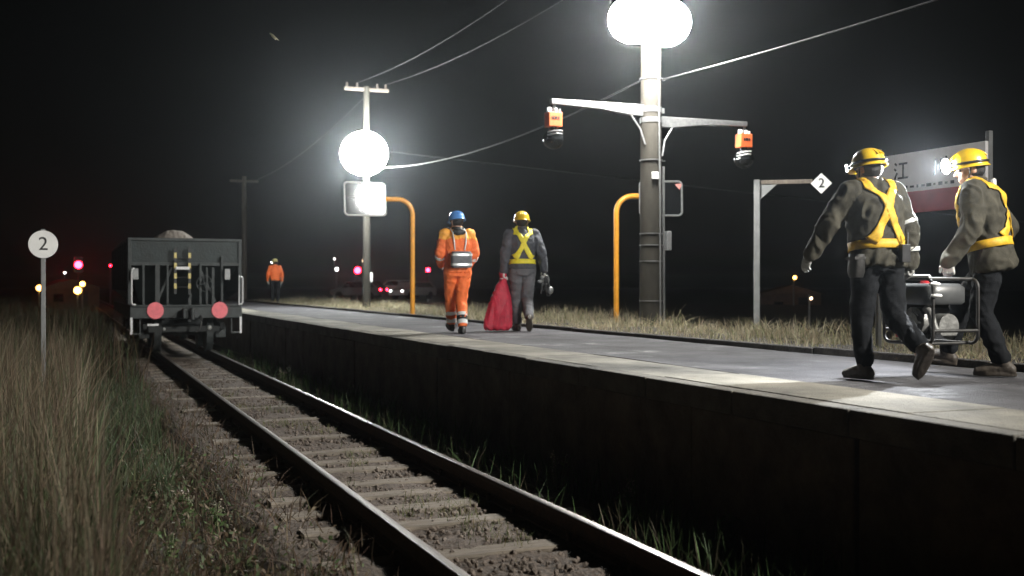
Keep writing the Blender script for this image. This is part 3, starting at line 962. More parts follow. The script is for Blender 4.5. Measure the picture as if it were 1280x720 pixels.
_mc = Vector((6.22, 24.7, 3.36))
_n = ((Vector((0, 0, CAMZ)) - _mc).normalized() + (POLE + Vector((-0.2, -0.66, LZ - 0.3)) - _mc).normalized()).normalized()
mirror_post(Vector((7.31, 24.6, 0.74)), 3.42, -1, 0.62, 0.95, 0.75, 1.11, 3.40, math.atan2(_n.x, -_n.y) - R(2.7), -math.asin(_n.z), 'rounded rectangular mirror on a bent orange pipe, below the farther floodlight', False)
mirror_post(Vector((10.37, 20.4, 0.74)), 3.28, 1, 0.6, 0.86, 0.70, 0.92, 3.22, R(-20), R(-4), 'dark mirror on a bent orange pipe, half hidden behind the thick pole', True)

# ------------------------------------------------------------------ signs
def sign_frame(p, toward):
    ez = (Vector(toward) - Vector(p)); ez.z = 0; ez.normalize()
    ey = Vector((0, 0, 1))
    ex = ey.cross(ez)
    return ex, ey, ez


sp = Vector((11.65, 17.3, 0.70))
sg = empty('stop_sign_post', sp, 'grey bracket post with a white diamond sign reading 2 at the arm end', 'sign')
top_z = 3.38 - sp.z
ex, ey, ez = sign_frame(sp, (0, 0, 0))
b = MB(); b.box((0, 0, top_z / 2 - 0.15), (0.11, 0.11, top_z + 0.3), Matrix.Rotation(R(-34), 3, 'Z')); b.build('post', M['grey'], sg, bevel=0.008)
zc = top_z - 0.07
b = MB(); b.bar(ex * 0.06 + Vector((0, 0, zc + 0.02)), ex * 0.98 + Vector((0, 0, zc + 0.02)), 0.06, 0.075); b.build('arm', M['wood'], sg, bevel=0.006)
b = MB(); b.prism([(0.05, zc - 0.30), (0.05, zc - 0.02), (0.36, zc - 0.02), (0.32, zc - 0.05)], (Vector((0, 0, 0)) - ez * 0.02, ex, ey, ez), 0.04); b.build('gusset', M['grey'], sg, bevel=0.004)
dc = ex * 1.13 + Vector((0, 0, zc - 0.02)) + ez * 0.03
b = MB(); b.prism([(0.185, 0), (0, 0.185), (-0.185, 0), (0, -0.185)], (dc - ez * 0.008, ex, ey, ez), 0.012); b.build('diamond_plate', M['signface'], sg, bevel=0.003)
textmesh('2', 'numeral', 0.24, M['ink'], sg, (dc + ez * 0.008, ex, ey, ez), 0.003)

ds = on(54, 475, GZ)
ds = at(54, 357, 14.0); ds = Vector((ds.x, ds.y, -0.1))
sg = empty('round_sign', ds, 'white round sign reading 2 on a thin post in the tall grass', 'sign')
zc = 1.455 + (357 - 305.5) / F * 14 - ds.z
ex, ey, ez = sign_frame(ds, (0.4, 0, 0))
b = MB(); b.box((0, 0, zc / 2 - 0.1), (0.055, 0.04, zc + 0.3), Matrix.Rotation(math.atan2(ex.y, ex.x), 3, 'Z')); b.build('post', M['grey'], sg, bevel=0.006)
b = MB(); c0 = Vector((0, 0, zc)) + ez * 0.034; b.cyl(c0 - ez * 0.008, c0 + ez * 0.004, 0.172, n=48); b.build('disc', M['signface'], sg, bevel=0.003)
textmesh('2', 'numeral', 0.235, M['ink'], sg, (c0 + ez * 0.007, ex, ey, ez), 0.002)
b = MB(); b.bar(c0 - ez * 0.02 + ey * 0.17, c0 - ez * 0.02 + ey * 0.19, 0.05, 0.02); b.build('clip', M['galv'], sg)

# station name board, facing the track
BX = 8.5
sb = empty('station_board', (BX, 9.45, PLAT), 'white station name board with a red lower band, behind the two nearest workers', 'sign')
Y0, Y1 = 8.62, 10.30
for yy in (Y0 + 0.02, Y1 - 0.02):
    b = MB(); b.box((0.05, yy - 9.45, 1.07), (0.05, 0.05, 2.35)); b.build('post', M['grey'], sb, bevel=0.006)
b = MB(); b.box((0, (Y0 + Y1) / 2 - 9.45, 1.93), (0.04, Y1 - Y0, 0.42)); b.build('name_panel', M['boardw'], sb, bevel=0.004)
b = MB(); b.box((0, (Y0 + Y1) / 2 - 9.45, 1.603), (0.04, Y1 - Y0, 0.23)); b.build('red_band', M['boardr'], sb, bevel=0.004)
fr = (Vector((-0.021, 0, 0)), Vector((0, -1, 0)), Vector((0, 0, 1)), Vector((-1, 0, 0)))


def strokes(name, cx, cz, sz, lines, wd):
    b = MB()
    for (x0, z0_, x1, z1_) in lines:
        a = Vector((-0.024, -(cx + x0 * sz), cz + z0_ * sz)); c = Vector((-0.024, -(cx + x1 * sz), cz + z1_ * sz))
        b.bar(a, c, 0.006, wd)
    b.build(name, M['ink'], sb)


# first character 江, second shows only as three upright strokes
strokes('name_character', -0.50 + 0.12, 1.96, 0.2, [(-0.48, 0.42, -0.33, 0.30), (-0.52, 0.12, -0.38, 0.02), (-0.5, -0.46, -0.30, -0.10), (-0.16, 0.36, 0.5, 0.36), (0.17, 0.36, 0.17, -0.42), (-0.24, -0.42, 0.56, -0.42)], 0.022)
strokes('name_character', -0.50 + 0.72, 1.96, 0.2, [(-0.36, 0.40, -0.40, -0.30), (-0.40, -0.30, -0.5, -0.46), (0.02, 0.34, 0.02, -0.36), (0.40, 0.44, 0.40, -0.48)], 0.02)
strokes('name_character', -0.50 + 1.16, 1.96, 0.2, [(-0.4, 0.1, 0.4, 0.1), (0, 0.45, 0, -0.45), (0, 0.1, -0.42, -0.42), (0, 0.1, 0.42, -0.42)], 0.02)
b = MB()
for k, ww in enumerate((0.05, 0.03, 0.06, 0.025, 0.05, 0.07, 0.03, 0.055, 0.04, 0.05)):
    b.box((-0.0225, 0.38 - k * 0.085, 1.77), (0.004, ww, 0.022 + 0.012 * (k % 2)))
b.build('small_lettering', M['ink'], sb)

# ------------------------------------------------------------------ people
def cap_arm(mb, a, b_, c, r0, r1, r2):
    mb.cap(a, b_, r0, r1); mb.cap(b_, c, r1 * 0.97, r2)


def hand(mb, wrist, d, n, side, curl, k=1.0):
    """wrist, direction of the hand, palm normal, side (+1: thumb towards +s), curl per joint"""
    d, n = Vector(d).normalized(), Vector(n).normalized()
    n = (n - d * n.dot(d)).normalized()
    s = d.cross(n) * side                       # across the palm, thumb side
    W = Vector(wrist)
    rr = 0.0095 * k
    kn = []
    for i, (off, le) in enumerate(((0.030, 0.090), (0.010, 0.094), (-0.011, 0.090), (-0.030, 0.082))):
        p = W + d * le + s * off
        mb.cap(W + d * 0.012 + s * off * 0.55, p, 0.0165 * k, 0.0125 * k, 10)
        kn.append(p)
    for i, (p, ln) in enumerate(zip(kn, (0.070, 0.078, 0.072, 0.056))):
        dd = d.copy(); q = p.copy(); ang = curl * (0.75 + 0.12 * i)
        for j, fr_ in enumerate((0.46, 0.30, 0.24)):
            ax = d.cross(n).normalized()
            dd = Matrix.Rotation(ang * (0.8 if j == 0 else 1.0), 3, d.cross(n)) @ dd
            q2 = q + dd * ln * fr_ * 1.12
            mb.cap(q, q2, rr * (1 - 0.08 * j), rr * (0.92 - 0.08 * j), 10)
            q = q2
    b0 = W + d * 0.028 + s * 0.026
    t1 = (d * 0.55 + s * 0.75 + n * 0.35).normalized()
    b1 = b0 + t1 * 0.042
    t2 = (d * 0.8 + s * 0.25 + n * (0.35 + curl * 0.5)).normalized()
    b2 = b1 + t2 * 0.032
    mb.cap(b0, b1, 0.0135 * k, 0.0115 * k, 10); mb.cap(b1, b2, 0.0115 * k, 0.0105 * k, 10); mb.cap(b2, b2 + t2 * 0.024, 0.0105 * k, 0.009 * k, 10)


def person(name_label, loc, rz, sc, P):
    """P: pose and clothing.  Local frame: x right, y forward, z up."""
    root = empty('person', loc, name_label, 'person', P.get('group'), rz)
    root.scale = (sc, sc, sc)
    lean = P.get('lean', 0.0)
    side = P.get('side', 0.0)
    hz = P.get('hip', 0.90)
    def spn(z):
        k = z - 0.9
        return Vector((side * k, math.tan(lean) * k, hz + k * math.cos(lean)))
    rot = Matrix.Rotation(-lean, 3, 'X')
    tw = Matrix.Rotation(P.get('twist', 0.0), 3, 'Z')
    rt = rot @ tw
    def ring(z, rx, ry, dy=0.0):
        f = min(1, max(0, (z - 0.95) / 0.4))
        q = rot @ Matrix.Rotation(P.get('twist', 0.0) * f, 3, 'Z')
        return (spn(z) + q @ Vector((0, dy, 0)), rx, ry, q)
    shl = spn(1.395) + rt @ Vector((-0.175, -0.005, 0)); shr = spn(1.395) + rt @ Vector((0.175, -0.005, 0))
    neck = spn(1.46)
    hc = spn(1.585) + Vector((0, 0.015 + 0.10 * math.sin(lean) * 0, 0))
    hq = Matrix.Rotation(P.get('hyaw', 0.0), 3, 'Z') @ Matrix.Rotation(P.get('hpitch', 0.0), 3, 'X')
    def H(x, y, z): return hc + hq @ Vector((x, y, z))
    hips = [Vector((-0.092, 0, hz - 0.02)), Vector((0.092, 0, hz - 0.02))]
    arms = [(shl, Vector(P['l_elbow']), Vector(P['l_wrist'])), (shr, Vector(P['r_elbow']), Vector(P['r_wrist']))]
    legs = [(hips[0], Vector(P['l_knee']), Vector(P['l_ankle'])), (hips[1], Vector(P['r_knee']), Vector(P['r_ankle']))]
    hd = [P['l_hand'], P['r_hand']]             # (direction, palm normal, curl)
    # --- body: one continuous skin-coloured surface
    b = MB()
    b.loft([ring(0.82, .13, .095), ring(0.92, .155, .11), ring(1.06, .135, .098), ring(1.22, .155, .112), ring(1.34, .165, .108), ring(1.42, .12, .08), ring(1.46, .06, .06)])
    b.cap(spn(1.40), hc + hq @ Vector((0, -.02, -.05)), .058, .052)
    b.ell(H(0, -.012, .03), (.076, .094, .085), hq, 20, 14)
    b.ell(H(0, .02, -.035), (.062, .070, .088), hq, 20, 14)
    b.ell(H(0, .052, -.092), (.032, .03, .026), hq)
    b.cap(H(0, .088, .012), H(0, .108, -.030), .009, .014)
    b.ell(H(0, .098, -.036), (.018, .013, .010), hq)
    b.cap(H(-.034, .078, .022), H(.034, .078, .022), .011, .011)
    b.cap(H(-.020, .082, -.062), H(.020, .082, -.062), .008, .008)
    b.cap(H(-.016, .081, -.074), H(.016, .081, -.074), .009, .009)
    for sx in (-1, 1):
        b.ell(H(sx * .077, -.008, -.008), (.011, .026, .034), hq @ Matrix.Rotation(R(-12), 3, 'X'))
        b.ell(H(sx * .040, .058, -.030), (.022, .022, .022), hq)
    for i in (0, 1):
        s, e, wr = arms[i]
        b.cap(s, e, .052, .040); b.cap(e, wr, .040, .028)
        d, n, cu = hd[i]
        hand(b, wr, d, n, -1 if i == 0 else 1, cu, 0.85)
        h_, k_, a_ = legs[i]
        b.cap(h_, k_, .085, .055); b.cap(k_, a_, .055, .038)
        b.cap(a_, a_ + Vector((0, .05, -.03)), .038, .03)
    remesh(b, 'body', M['skin'], root, 0.0085, 2)
    for sx in (-1, 1):
        e_ = MB(); e_.ell(H(sx * .032, .078, -.002), (.012, .010, .009), hq); e_.build('eye', M['ink'], root)
    # --- jacket
    j = MB()
    bk = P.get('bulk', 1.0)
    hem = P.get('hem', 0.84)
    j.loft([ring(hem, .185 * bk, .142 * bk), ring(hem + .05, .19 * bk, .147 * bk), ring(1.0, .172 * bk, .135 * bk), ring(1.12, .182 * bk, .142 * bk), ring(1.25, .198 * bk, .152 * bk, -.008), ring(1.35, .195 * bk, .142 * bk, -.01), ring(1.42, .15 * bk, .11 * bk), ring(1.475, .082, .078)], pw=0.92)
    j.loft([ring(1.43, .088, .085), ring(1.50, .082, .08), ring(1.505, .06, .06)])
    for i in (0, 1):
        s, e, wr = arms[i]
        wr2 = wr + (wr - e).normalized() * 0.01
        j.cap(s, e, .084 * bk, .068 * bk); j.cap(e, wr2, .067 * bk, .048 * bk)
        j.ell(s + Vector((0, 0, .01)), (.085, .085, .075))
    jk = remesh(j, 'jacket', P['jacket'], root, 0.0105, 4, folds=P.get('folds', 0.016), fscale=8.5, fz=0.8, fine=0.003)
    if P.get('yoke'):
        jk.data.materials.append(P['yoke'])
        for pl_ in jk.data.polygons:
            if (pl_.center - spn(1.33)).dot(rot @ Vector((0, 0, 1))) > 0.012 * math.sin(pl_.center.x * 40): pl_.material_index = 1
    # --- trousers
    t_ = MB()
    t_.loft([ring(0.80, .15, .125), ring(0.88, .172, .135), ring(0.96, .165, .128), ring(1.0, .155, .12)])
    for i in (0, 1):
        h_, k_, a_ = legs[i]
        sh = a_ + (k_ - a_).normalized() * 0.05
        t_.cap(h_, k_, .108, .082); t_.cap(k_, sh, .080, .066)
    tr = remesh(t_, 'trousers', P['trousers'], root, 0.0105, 4, folds=0.010, fscale=8, fz=0.9, fine=0.003)
    # --- boots
    for i in (0, 1):
        h_, k_, a_ = legs[i]
        pit, yw = P['l_foot'] if i == 0 else P['r_foot']      # pitch down (toe), yaw
        q = Matrix.Rotation(yw, 3, 'Z') @ Matrix.Rotation(-pit, 3, 'X')
        bt = MB()
        o_ = a_
        bt.cap(o_ + (k_ - a_).normalized() * 0.17, o_, .062, .052)
        bt.loft([(o_ + q @ Vector((0, -.075, -.09)), .030, .001, None)] * 0 + [(o_ + q @ Vector((0, y_, z_)), rx_, rz_, q @ Matrix.Rotation(R(90), 3, 'X')) for y_, z_, rx_, rz_ in ((.205, -.062, .022, .018), (.19, -.058, .042, .030), (.14, -.05, .050, .038), (.07, -.035, .048, .050), (0, -.03, .044, .056), (-.06, -.04, .040, .045), (-.085, -.05, .025, .03))], n=18)
        bt.loft([(o_ + q @ Vector((0, .06, -.092)), .046, .15, q), (o_ + q @ Vector((0, .06, -.068)), .047, .152, q)], n=20)
        remesh(bt, 'boot', P['boots'], root, 0.008, 2)
    # --- gloves
    for i in (0, 1):
        s, e, wr = arms[i]
        d, n, cu = hd[i]
        gmb = MB()
        hand(gmb, wr, d, n, -1 if i == 0 else 1, cu, 1.18)
        gmb.cap(wr - (wr - e).normalized() * 0.03, wr + Vector(d).normalized() * 0.02, .036, .032)
        remesh(gmb, 'glove', P['gloves'], root, 0.0048, 1)
    # --- helmet
    hb = MB()
    prof_ = [(0.0, .128), (.035, .125), (.068, .110), (.094, .082), (.108, .045), (.113, .006), (.115, -.006), (.126, -.014), (.127, -.019), (.112, -.017), (.104, .0), (.09, .07), (.0, .115)]
    nn = 40
    vs = []
    for r_, z_ in prof_:
        for k in range(nn):
            a = 2 * PI * k / nn
            y_ = r_ * 1.17 * math.sin(a)
            x_ = r_ * math.cos(a)
            pk = max(0, math.sin(a)) ** 3
            if r_ > .115: y_ += 0.030 * pk
            vs.append(hc + hq @ (Vector((x_, y_ - .006, z_ + .030 - (0.010 * pk if r_ > .115 else 0)))))
    m_ = len(prof_)
    hb.add(vs, [(q_ * nn + k, q_ * nn + (k + 1) % nn, (q_ + 1) * nn + (k + 1) % nn, (q_ + 1) * nn + k) for q_ in range(m_ - 1) for k in range(nn)], 0, True)
    for x_ in (-.03, 0, .03):
        hb.tube([H(x_, 1.17 * .124 * math.sin(a) - .006, .031 + .124 * math.cos(a) - abs(x_) * .16) for a in [-1.05 + 2.1 * k / 14 for k in range(15)]], .006, 6)
    helmet = hb.build('helmet', P['helmet'], root)
    # strap and hair under the helmet
    hr = MB()
    hr.ell(H(0, -.03, -.005), (.083, .085, .075), hq, 20, 12); hr.ell(H(0, -.058, -.035), (.060, .040, .040), hq, 16, 10)
    remesh(hr, 'hair', M['hair'], root, 0.007, 2)
    st = MB()
    st.tube([H(.090 * math.cos(a), .108 * math.sin(a) - .008, .020) for a in [2 * PI * k / 30 for k in range(30)]], .011, 6, closed=True)
    st.tube([H(-.084, .01, .01), H(-.076, .03, -.06), H(-.035, .045, -.115), H(.035, .045, -.115), H(.076, .03, -.06), H(.084, .01, .01)], .007, 6)
    st.build('helmet_strap', M['boot'], root)
    if P.get('lamp'):
        lm = MB()
        lm.tube([H(.116 * math.cos(a), .136 * math.sin(a) - .006, .048) for a in [2 * PI * k / 36 for k in range(36)]], .010, 6, mi=0, closed=True)
        lm.box(H(0, .145, .05), (.07, .04, .05), hq, 0)
        if P['lamp'] == 'bars':
            for k in range(3): lm.cap(H(-.03, .178, .068 - k * .018), H(.03, .178, .068 - k * .018), .006)
            lm.m = [1 if i_ >= 6 + 36 * 6 else mm for i_, mm in enumerate(lm.m)]
        else:
            lm.ell(H(0, .165, .05), (P['lamp'], P['lamp'] * 0.5, P['lamp']), hq, 16, 10, 1)
        lm.build('headlamp', [M['black'], HEADL], helmet)
        lm = None
    # --- crossed yellow harness
    if P.get('harness'):
        dg = bpy.context.evaluated_depsgraph_get(); dg.update()
        bv = BVHTree.FromPolygons([v.co for v in jk.data.vertices], [tuple(p_.vertices) for p_ in jk.data.polygons])
        torso = MB()
        torso.loft([ring(hem, .185 * bk, .142 * bk), ring(hem + .05, .19 * bk, .147 * bk), ring(1.0, .172 * bk, .135 * bk), ring(1.12, .182 * bk, .142 * bk), ring(1.25, .198 * bk, .152 * bk, -.008)], pw=0.92)
        tv = BVHTree.FromPolygons([Vector(v) for v in torso.v], torso.f)
        hs = MB()
        wd = P.get('hw', 0.06)
        def strip(rows):
            n0 = len(rows[0])
            vs_ = [p_ for r_ in rows for p_ in r_]
            hs.add(vs_, [(i_ * n0 + k_, i_ * n0 + k_ + 1, (i_ + 1) * n0 + k_ + 1, (i_ + 1) * n0 + k_) for i_ in range(len(rows) - 1) for k_ in range(n0 - 1)], 0, True)
        def hit(o_, d_, tree, off=0.009):
            h = tree.ray_cast(o_, d_)
            if h[0] is None: return None
            nrm = h[1]
            if nrm.dot(d_) > 0: nrm = -nrm
            return h[0] + nrm * off
        for sg_ in (-1, 1):
            rows = []
            for i_ in range(71):
                f = i_ / 70
                th = R(-57) + f * R(292)                # back waist -> over the shoulder -> front waist
                if f < 0.40: xx = sg_ * (-0.125 + (0.125 + 0.105) * (max(0.0, math.tan(th) + 1.5) / (1.5 + math.tan(R(59.8))) if th < R(59.8) else 1.0))
                elif f < 0.72: xx = sg_ * 0.105
                else: xx = sg_ * (0.105 + 0.03 * (f - 0.72))
                c0_ = spn(1.22)
                dirv = rt @ Vector((0, -math.cos(th), math.sin(th)))
                row = []
                for k_ in range(5):
                    o_ = c0_ + rt @ Vector((xx + (k_ / 4 - .5) * wd, 0, 0)) + dirv * 0.9
                    row.append(hit(o_, -dirv, bv))
                if all(r_ is not None for r_ in row): rows.append(row)
            if len(rows) > 3: strip(rows)
        rows = []
        for i_ in range(49):
            a = 2 * PI * i_ / 48
            row = []
            for k_ in range(3):
                o_ = spn(1.0 + (k_ / 2 - .5) * wd) + rot @ Vector((math.cos(a), math.sin(a), 0)) * 0.9
                row.append(hit(o_, rot @ -Vector((math.cos(a), math.sin(a), 0)), tv, 0.019))
            if all(r_ is not None for r_ in row): rows.append(row)
        strip(rows)
        ho = hs.build('safety_harness', P['harness'], root)
        so = ho.modifiers.new('Solidify', 'SOLIDIFY'); so.thickness = 0.006; so.offset = 1
    for (kind, leg, f, hgt, m_) in P.get('bands', ()):
        h_, k_, a_ = legs[leg]
        c0_ = k_.lerp(a_, f); d_ = (a_ - k_).normalized()
        bb = MB(); bb.cyl(c0_ - d_ * hgt / 2, c0_ + d_ * hgt / 2, .086 - .012 * f, .084 - .012 * f, 24)
        bb.build('trouser_band', m_, root)
    for (arm, f, hgt, m_) in P.get('sleeve_bands', ()):
        s, e, wr = arms[arm]
        c0_ = (s.lerp(e, f * 2) if f < .5 else e.lerp(wr, (f - .5) * 2)); d_ = ((e - s) if f < .5 else (wr - e)).normalized()
        rad = (.084 - .016 * f * 2 if f < .5 else .068 - .018 * (f - .5) * 2) * bk + .012
        bb = MB(); bb.cyl(c0_ - d_ * hgt / 2, c0_ + d_ * hgt / 2, rad, rad, 24); bb.build('sleeve_band', m_, root)
    M4 = Matrix.Translation(loc) @ Matrix.Rotation(rz, 4, 'Z') @ Matrix.Scale(sc, 4)
    return root, M4, H, hq, jk


DOWN = Vector((0, 0, -1))
# nearest worker on the left, left arm swung out, right hand on the generator
p1, W1, H1, q1, _ = person('olive-jacketed worker with left arm swung out, right hand on the generator, back to us', Vector((5.58, 6.72, PLAT)), R(-6), 1.0, dict(
    lean=R(7), hip=0.89, side=-0.02, hyaw=R(16), hpitch=R(-8), hem=0.84, bulk=1.12,
    l_elbow=(-.335, .10, 1.175), l_wrist=(-.43, .20, .95), r_elbow=(.245, -.02, 1.12), r_wrist=(.262, -.02, .875),
    l_hand=((-.3, .35, -.85), (.75, .2, -.1), 0.45), r_hand=((.02, .0, -1), (-1, 0, 0), 1.05),
    l_knee=(-.10, .05, .48), l_ankle=(-.10, .02, .098), r_knee=(.095, -.07, .475), r_ankle=(.10, -.40, .245),
    l_foot=(0.0, R(12)), r_foot=(R(52), R(-4)),
    jacket=M['olive'], trousers=M['darktr'], boots=M['bootb'], gloves=M['gloveg'], helmet=M['helm'], harness=M['vest'], hw=0.068, lamp='bars',
    sleeve_bands=((1, 0.42, 0.025, M['reflect']), (1, 0.80, 0.03, M['reflect']))))
b = MB(); b.loft([(Vector((-.215, -.06, .93)), .045, .06, None), (Vector((-.22, -.06, .80)), .05, .065, None), (Vector((-.22, -.06, .76)), .04, .05, None)], pw=.6); b.box((-.225, -.06, .90), (.09, .13, .02))
b.build('tool_pouch', M['boot'], p1)
b = MB(); b.box((.10, -.185, .935), (.07, .05, .13)); b.cyl((.125, -.185, 1.0), (.125, -.185, 1.09), .007, n=8); b.build('belt_radio', M['black'], p1, bevel=0.01)
# worker on the right, head turned, headlamp on
p2, W2, H2, q2, _ = person('olive-jacketed worker with a blazing headlamp, face in profile, left hand on the generator', Vector((6.69, 6.73, PLAT)), R(36), 1.04, dict(
    lean=R(12), hip=0.88, side=-0.0, hyaw=R(24), hpitch=R(-8), hem=0.80, bulk=1.08,
    l_elbow=(-.25, .10, 1.10), l_wrist=(-.285, .25, .86), r_elbow=(.30, -.06, 1.12), r_wrist=(.33, .06, .90),
    l_hand=((0, .05, -1), (1, 0, 0), 1.05), r_hand=((.1, .3, -.9), (-1, .1, 0), 0.5),
    l_knee=(-.10, .06, .48), l_ankle=(-.13, -.10, .098), r_knee=(.09, .24, .51), r_ankle=(.10, .34, .16),
    l_foot=(0.0, R(6)), r_foot=(R(-10), R(0)),
    jacket=M['olive'], trousers=M['darktr'], boots=M['bootb'], gloves=M['glovew'], helmet=M['helm'], harness=M['vest'], hw=0.066, lamp=0.058))
# orange suit, blue helmet
po, W3, H3, q3, jo = person('worker in an orange high-visibility suit and blue helmet walking away on the platform', on(572, 417, PLAT) , R(-6), 1.03, dict(
    lean=R(3), hip=0.90, hyaw=R(14), hpitch=R(-12), hem=0.86,
    l_elbow=(-.25, .02, 1.14), l_wrist=(-.20, .20, .98), r_elbow=(.25, .02, 1.13), r_wrist=(.19, .17, .93),
    l_hand=((.4, .7, -.4), (.8, 0, -.4), 0.8), r_hand=((-.3, .7, -.5), (-.8, 0, -.4), 0.8),
    l_knee=(-.05, .24, .50), l_ankle=(-.02, .30, .125), r_knee=(.06, .03, .48), r_ankle=(.04, -.14, .098),
    l_foot=(R(-12), R(3)), r_foot=(0.0, R(-4)),
    jacket=M['hivis'], trousers=M['hivis'], boots=M['boot'], gloves=M['gloveg'], helmet=M['helmb'], yoke=M['yoke'],
    sleeve_bands=((0, .62, .05, M['reflect']), (1, .62, .05, M['reflect'])),
    bands=(('b', 1, 0.56, 0.05, M['reflect']), ('b', 1, 0.70, 0.07, M['black']), ('b', 1, 0.84, 0.06, M['reflect']), ('b', 0, 0.56, 0.05, M['reflect']), ('b', 0, 0.84, 0.06, M['reflect']))))
b = MB(); b.loft([(Vector((0, .02, 1.455)), .09, .087, None), (Vector((0, .0, 1.495)), .092, .09, None), (Vector((0, -.005, 1.51)), .085, .082, None)]); b.ell((0, -.10, 1.435), (.095, .045, .055))
remesh(b, 'hood', M['boot'], po, 0.01, 3)
b = MB()
for sx in (-1, 1):
    b.tube([(sx * .07, -.145, 1.18), (sx * .085, -.165, 1.30), (sx * .095, -.12, 1.42), (sx * .10, 0.02, 1.485), (sx * .10, .12, 1.40), (sx * .11, .15, 1.2)], .010, 8)
b.build('shoulder_strap', M['reflect'], po)
# bag on his back
b_o = empty('waist_bag', W3 @ Vector((0.01, -0.20, 0.93)), 'grey bag with two pale stripes worn low on the orange-suited back', 'bag', rz=R(-6))
b = MB(); b.loft([(Vector((0, 0, 0)), .135, .065, None), (Vector((0, 0, .02)), .15, .08, None), (Vector((0, 0, .20)), .15, .08, None), (Vector((0, 0, .235)), .13, .06, None)], pw=0.5, n=28); b.build('bag_shell', M['bag'], b_o)
for z in (0.045, 0.185):
    b = MB(); b.loft([(Vector((0, 0, z - .016)), .153, .083, None), (Vector((0, 0, z + .016)), .153, .083, None)], pw=0.5, n=28, caps=False); b.build('pale_stripe', M['vesty'] if False else M['reflect'], b_o)

# man with the red sack
p4, W4, H4, q4, _ = person('worker in charcoal clothes with a bright yellow crossed harness, holding the red sack', on(653, 414, PLAT), R(-14), 1.06, dict(
    lean=R(4), hip=0.90, hyaw=R(-4), hpitch=R(-6), hem=0.90,
    l_elbow=(-.255, -.03, 1.12), l_wrist=(-.27, .03, .87), r_elbow=(.275, -.02, 1.13), r_wrist=(.335, .10, .90),
    l_hand=((-.02, .05, -1), (1, 0, 0), 1.0), r_hand=((.15, .3, -.9), (-1, .1, 0), 0.9),
    l_knee=(-.075, .13, .49), l_ankle=(-.06, .08, .098), r_knee=(.075, .06, .475), r_ankle=(.06, -.26, .20),
    l_foot=(0.0, R(8)), r_foot=(R(42), R(-10)),
    jacket=M['navy'], trousers=M['greytr'], boots=M['bootb'], gloves=M['glovew'], helmet=M['helm'], harness=M['vesty'], hw=0.072))
# red sack
top = W4 @ Vector((-.275, .05, .80))
sk = empty('red_sack', Vector((top.x - .03, top.y, PLAT + 0.03)), 'red sack held low by the gloved left hand of the worker in charcoal', 'sack')
b = MB()
hz_ = top.z - (PLAT + 0.03)
rings = []
for f, rx_, ry_, dx in ((0, .20, .07, -.06), (.05, .225, .095, -.06), (.22, .205, .095, -.045), (.45, .17, .085, -.02), (.65, .13, .075, 0), (.82, .085, .055, .02), (.92, .038, .035, .03), (1.0, .034, .034, .03), (1.06, .06, .04, .03)):
    rings.append((Vector((dx, 0, f * hz_)), rx_, ry_, None))
b.loft(rings, n=30, pw=0.8)
remesh(b, 'sack_cloth', M['sack'], sk, 0.010, 2, folds=0.022, fscale=10, fz=0.22, fine=0.004)
b = MB(); b.tube([(.03 + .042 * math.cos(a), .042 * math.sin(a), hz_ * .95) for a in [2 * PI * k / 16 for k in range(16)]], .008, 6, closed=True); b.build('tie_cord', M['white'], sk)
# tool bundle in his right hand
hp = W4 @ Vector((.36, .14, .80))
tb = empty('tool_bundle', Vector((hp.x, hp.y, hp.z - 0.32)), 'dark bundle of small tools held in the right hand of the sack carrier', 'tools')
b = MB()
for k in range(7):
    a = 2 * PI * k / 7
    e_ = Vector((.085 * math.cos(a) + random.uniform(-.03, .03), .06 * math.sin(a), random.uniform(0.0, .10)))
    b.tube([(0.0, 0, .33), (e_.x * .5, e_.y * .5, .22), e_], .011, 6)
b.build('tool_shaft', M['black'], tb)
b = MB(); b.tube([(.06 * math.cos(a), 0, .26 + .07 * math.sin(a)) for a in [2 * PI * k / 14 for k in range(14)]], .010, 6, closed=True); b.ell((-.09, -.02, .24), (.05, .03, .035)); b.ell((.07, -.03, .10), (.05, .04, .06)); b.build('tool_head', M['galv'], tb)

# far worker
p5, W5, H5, q5, _ = person('small distant worker in an orange top and pale helmet near the wagon', on(344, 378.5, PLAT), R(-4), 1.03, dict(
    lean=R(2), hip=0.90, hyaw=R(30), hpitch=R(-14), hem=0.88,
    l_elbow=(-.27, .0, 1.13), l_wrist=(-.29, .06, .90), r_elbow=(.27, .0, 1.13), r_wrist=(.27, .06, .89),
    l_hand=((-.02, .1, -1), (1, 0, 0), 0.6), r_hand=((.02, .1, -1), (-1, 0, 0), 0.6),
    l_knee=(-.10, .04, .48), l_ankle=(-.10, -.02, .098), r_knee=(.10, .03, .48), r_ankle=(.10, .0, .098),
    l_foot=(0.0, R(8)), r_foot=(0.0, R(-8)),
    jacket=M['hivis'], trousers=M['darktr'], boots=M['boot'], gloves=M['glovew'], helmet=M['helmw'], lamp='bars'))

# headlamp beam of the right-hand worker
lp = W2 @ H2(0, .210, .05)
ld = (W2.to_3x3() @ (q2 @ Vector((0, 1, -0.12)))).normalized()
sl = bpy.data.lights.new('headlamp_beam', 'SPOT'); sl.energy = 650; sl.spot_size = R(168); sl.spot_blend = 0.35; sl.shadow_soft_size = 0.008; sl.color = (0.93, 0.97, 1.0)
so = bpy.data.objects.new('headlamp_beam', sl); COL.objects.link(so); so.location = lp; so.rotation_euler = ld.to_track_quat('-Z', 'Y').to_euler()

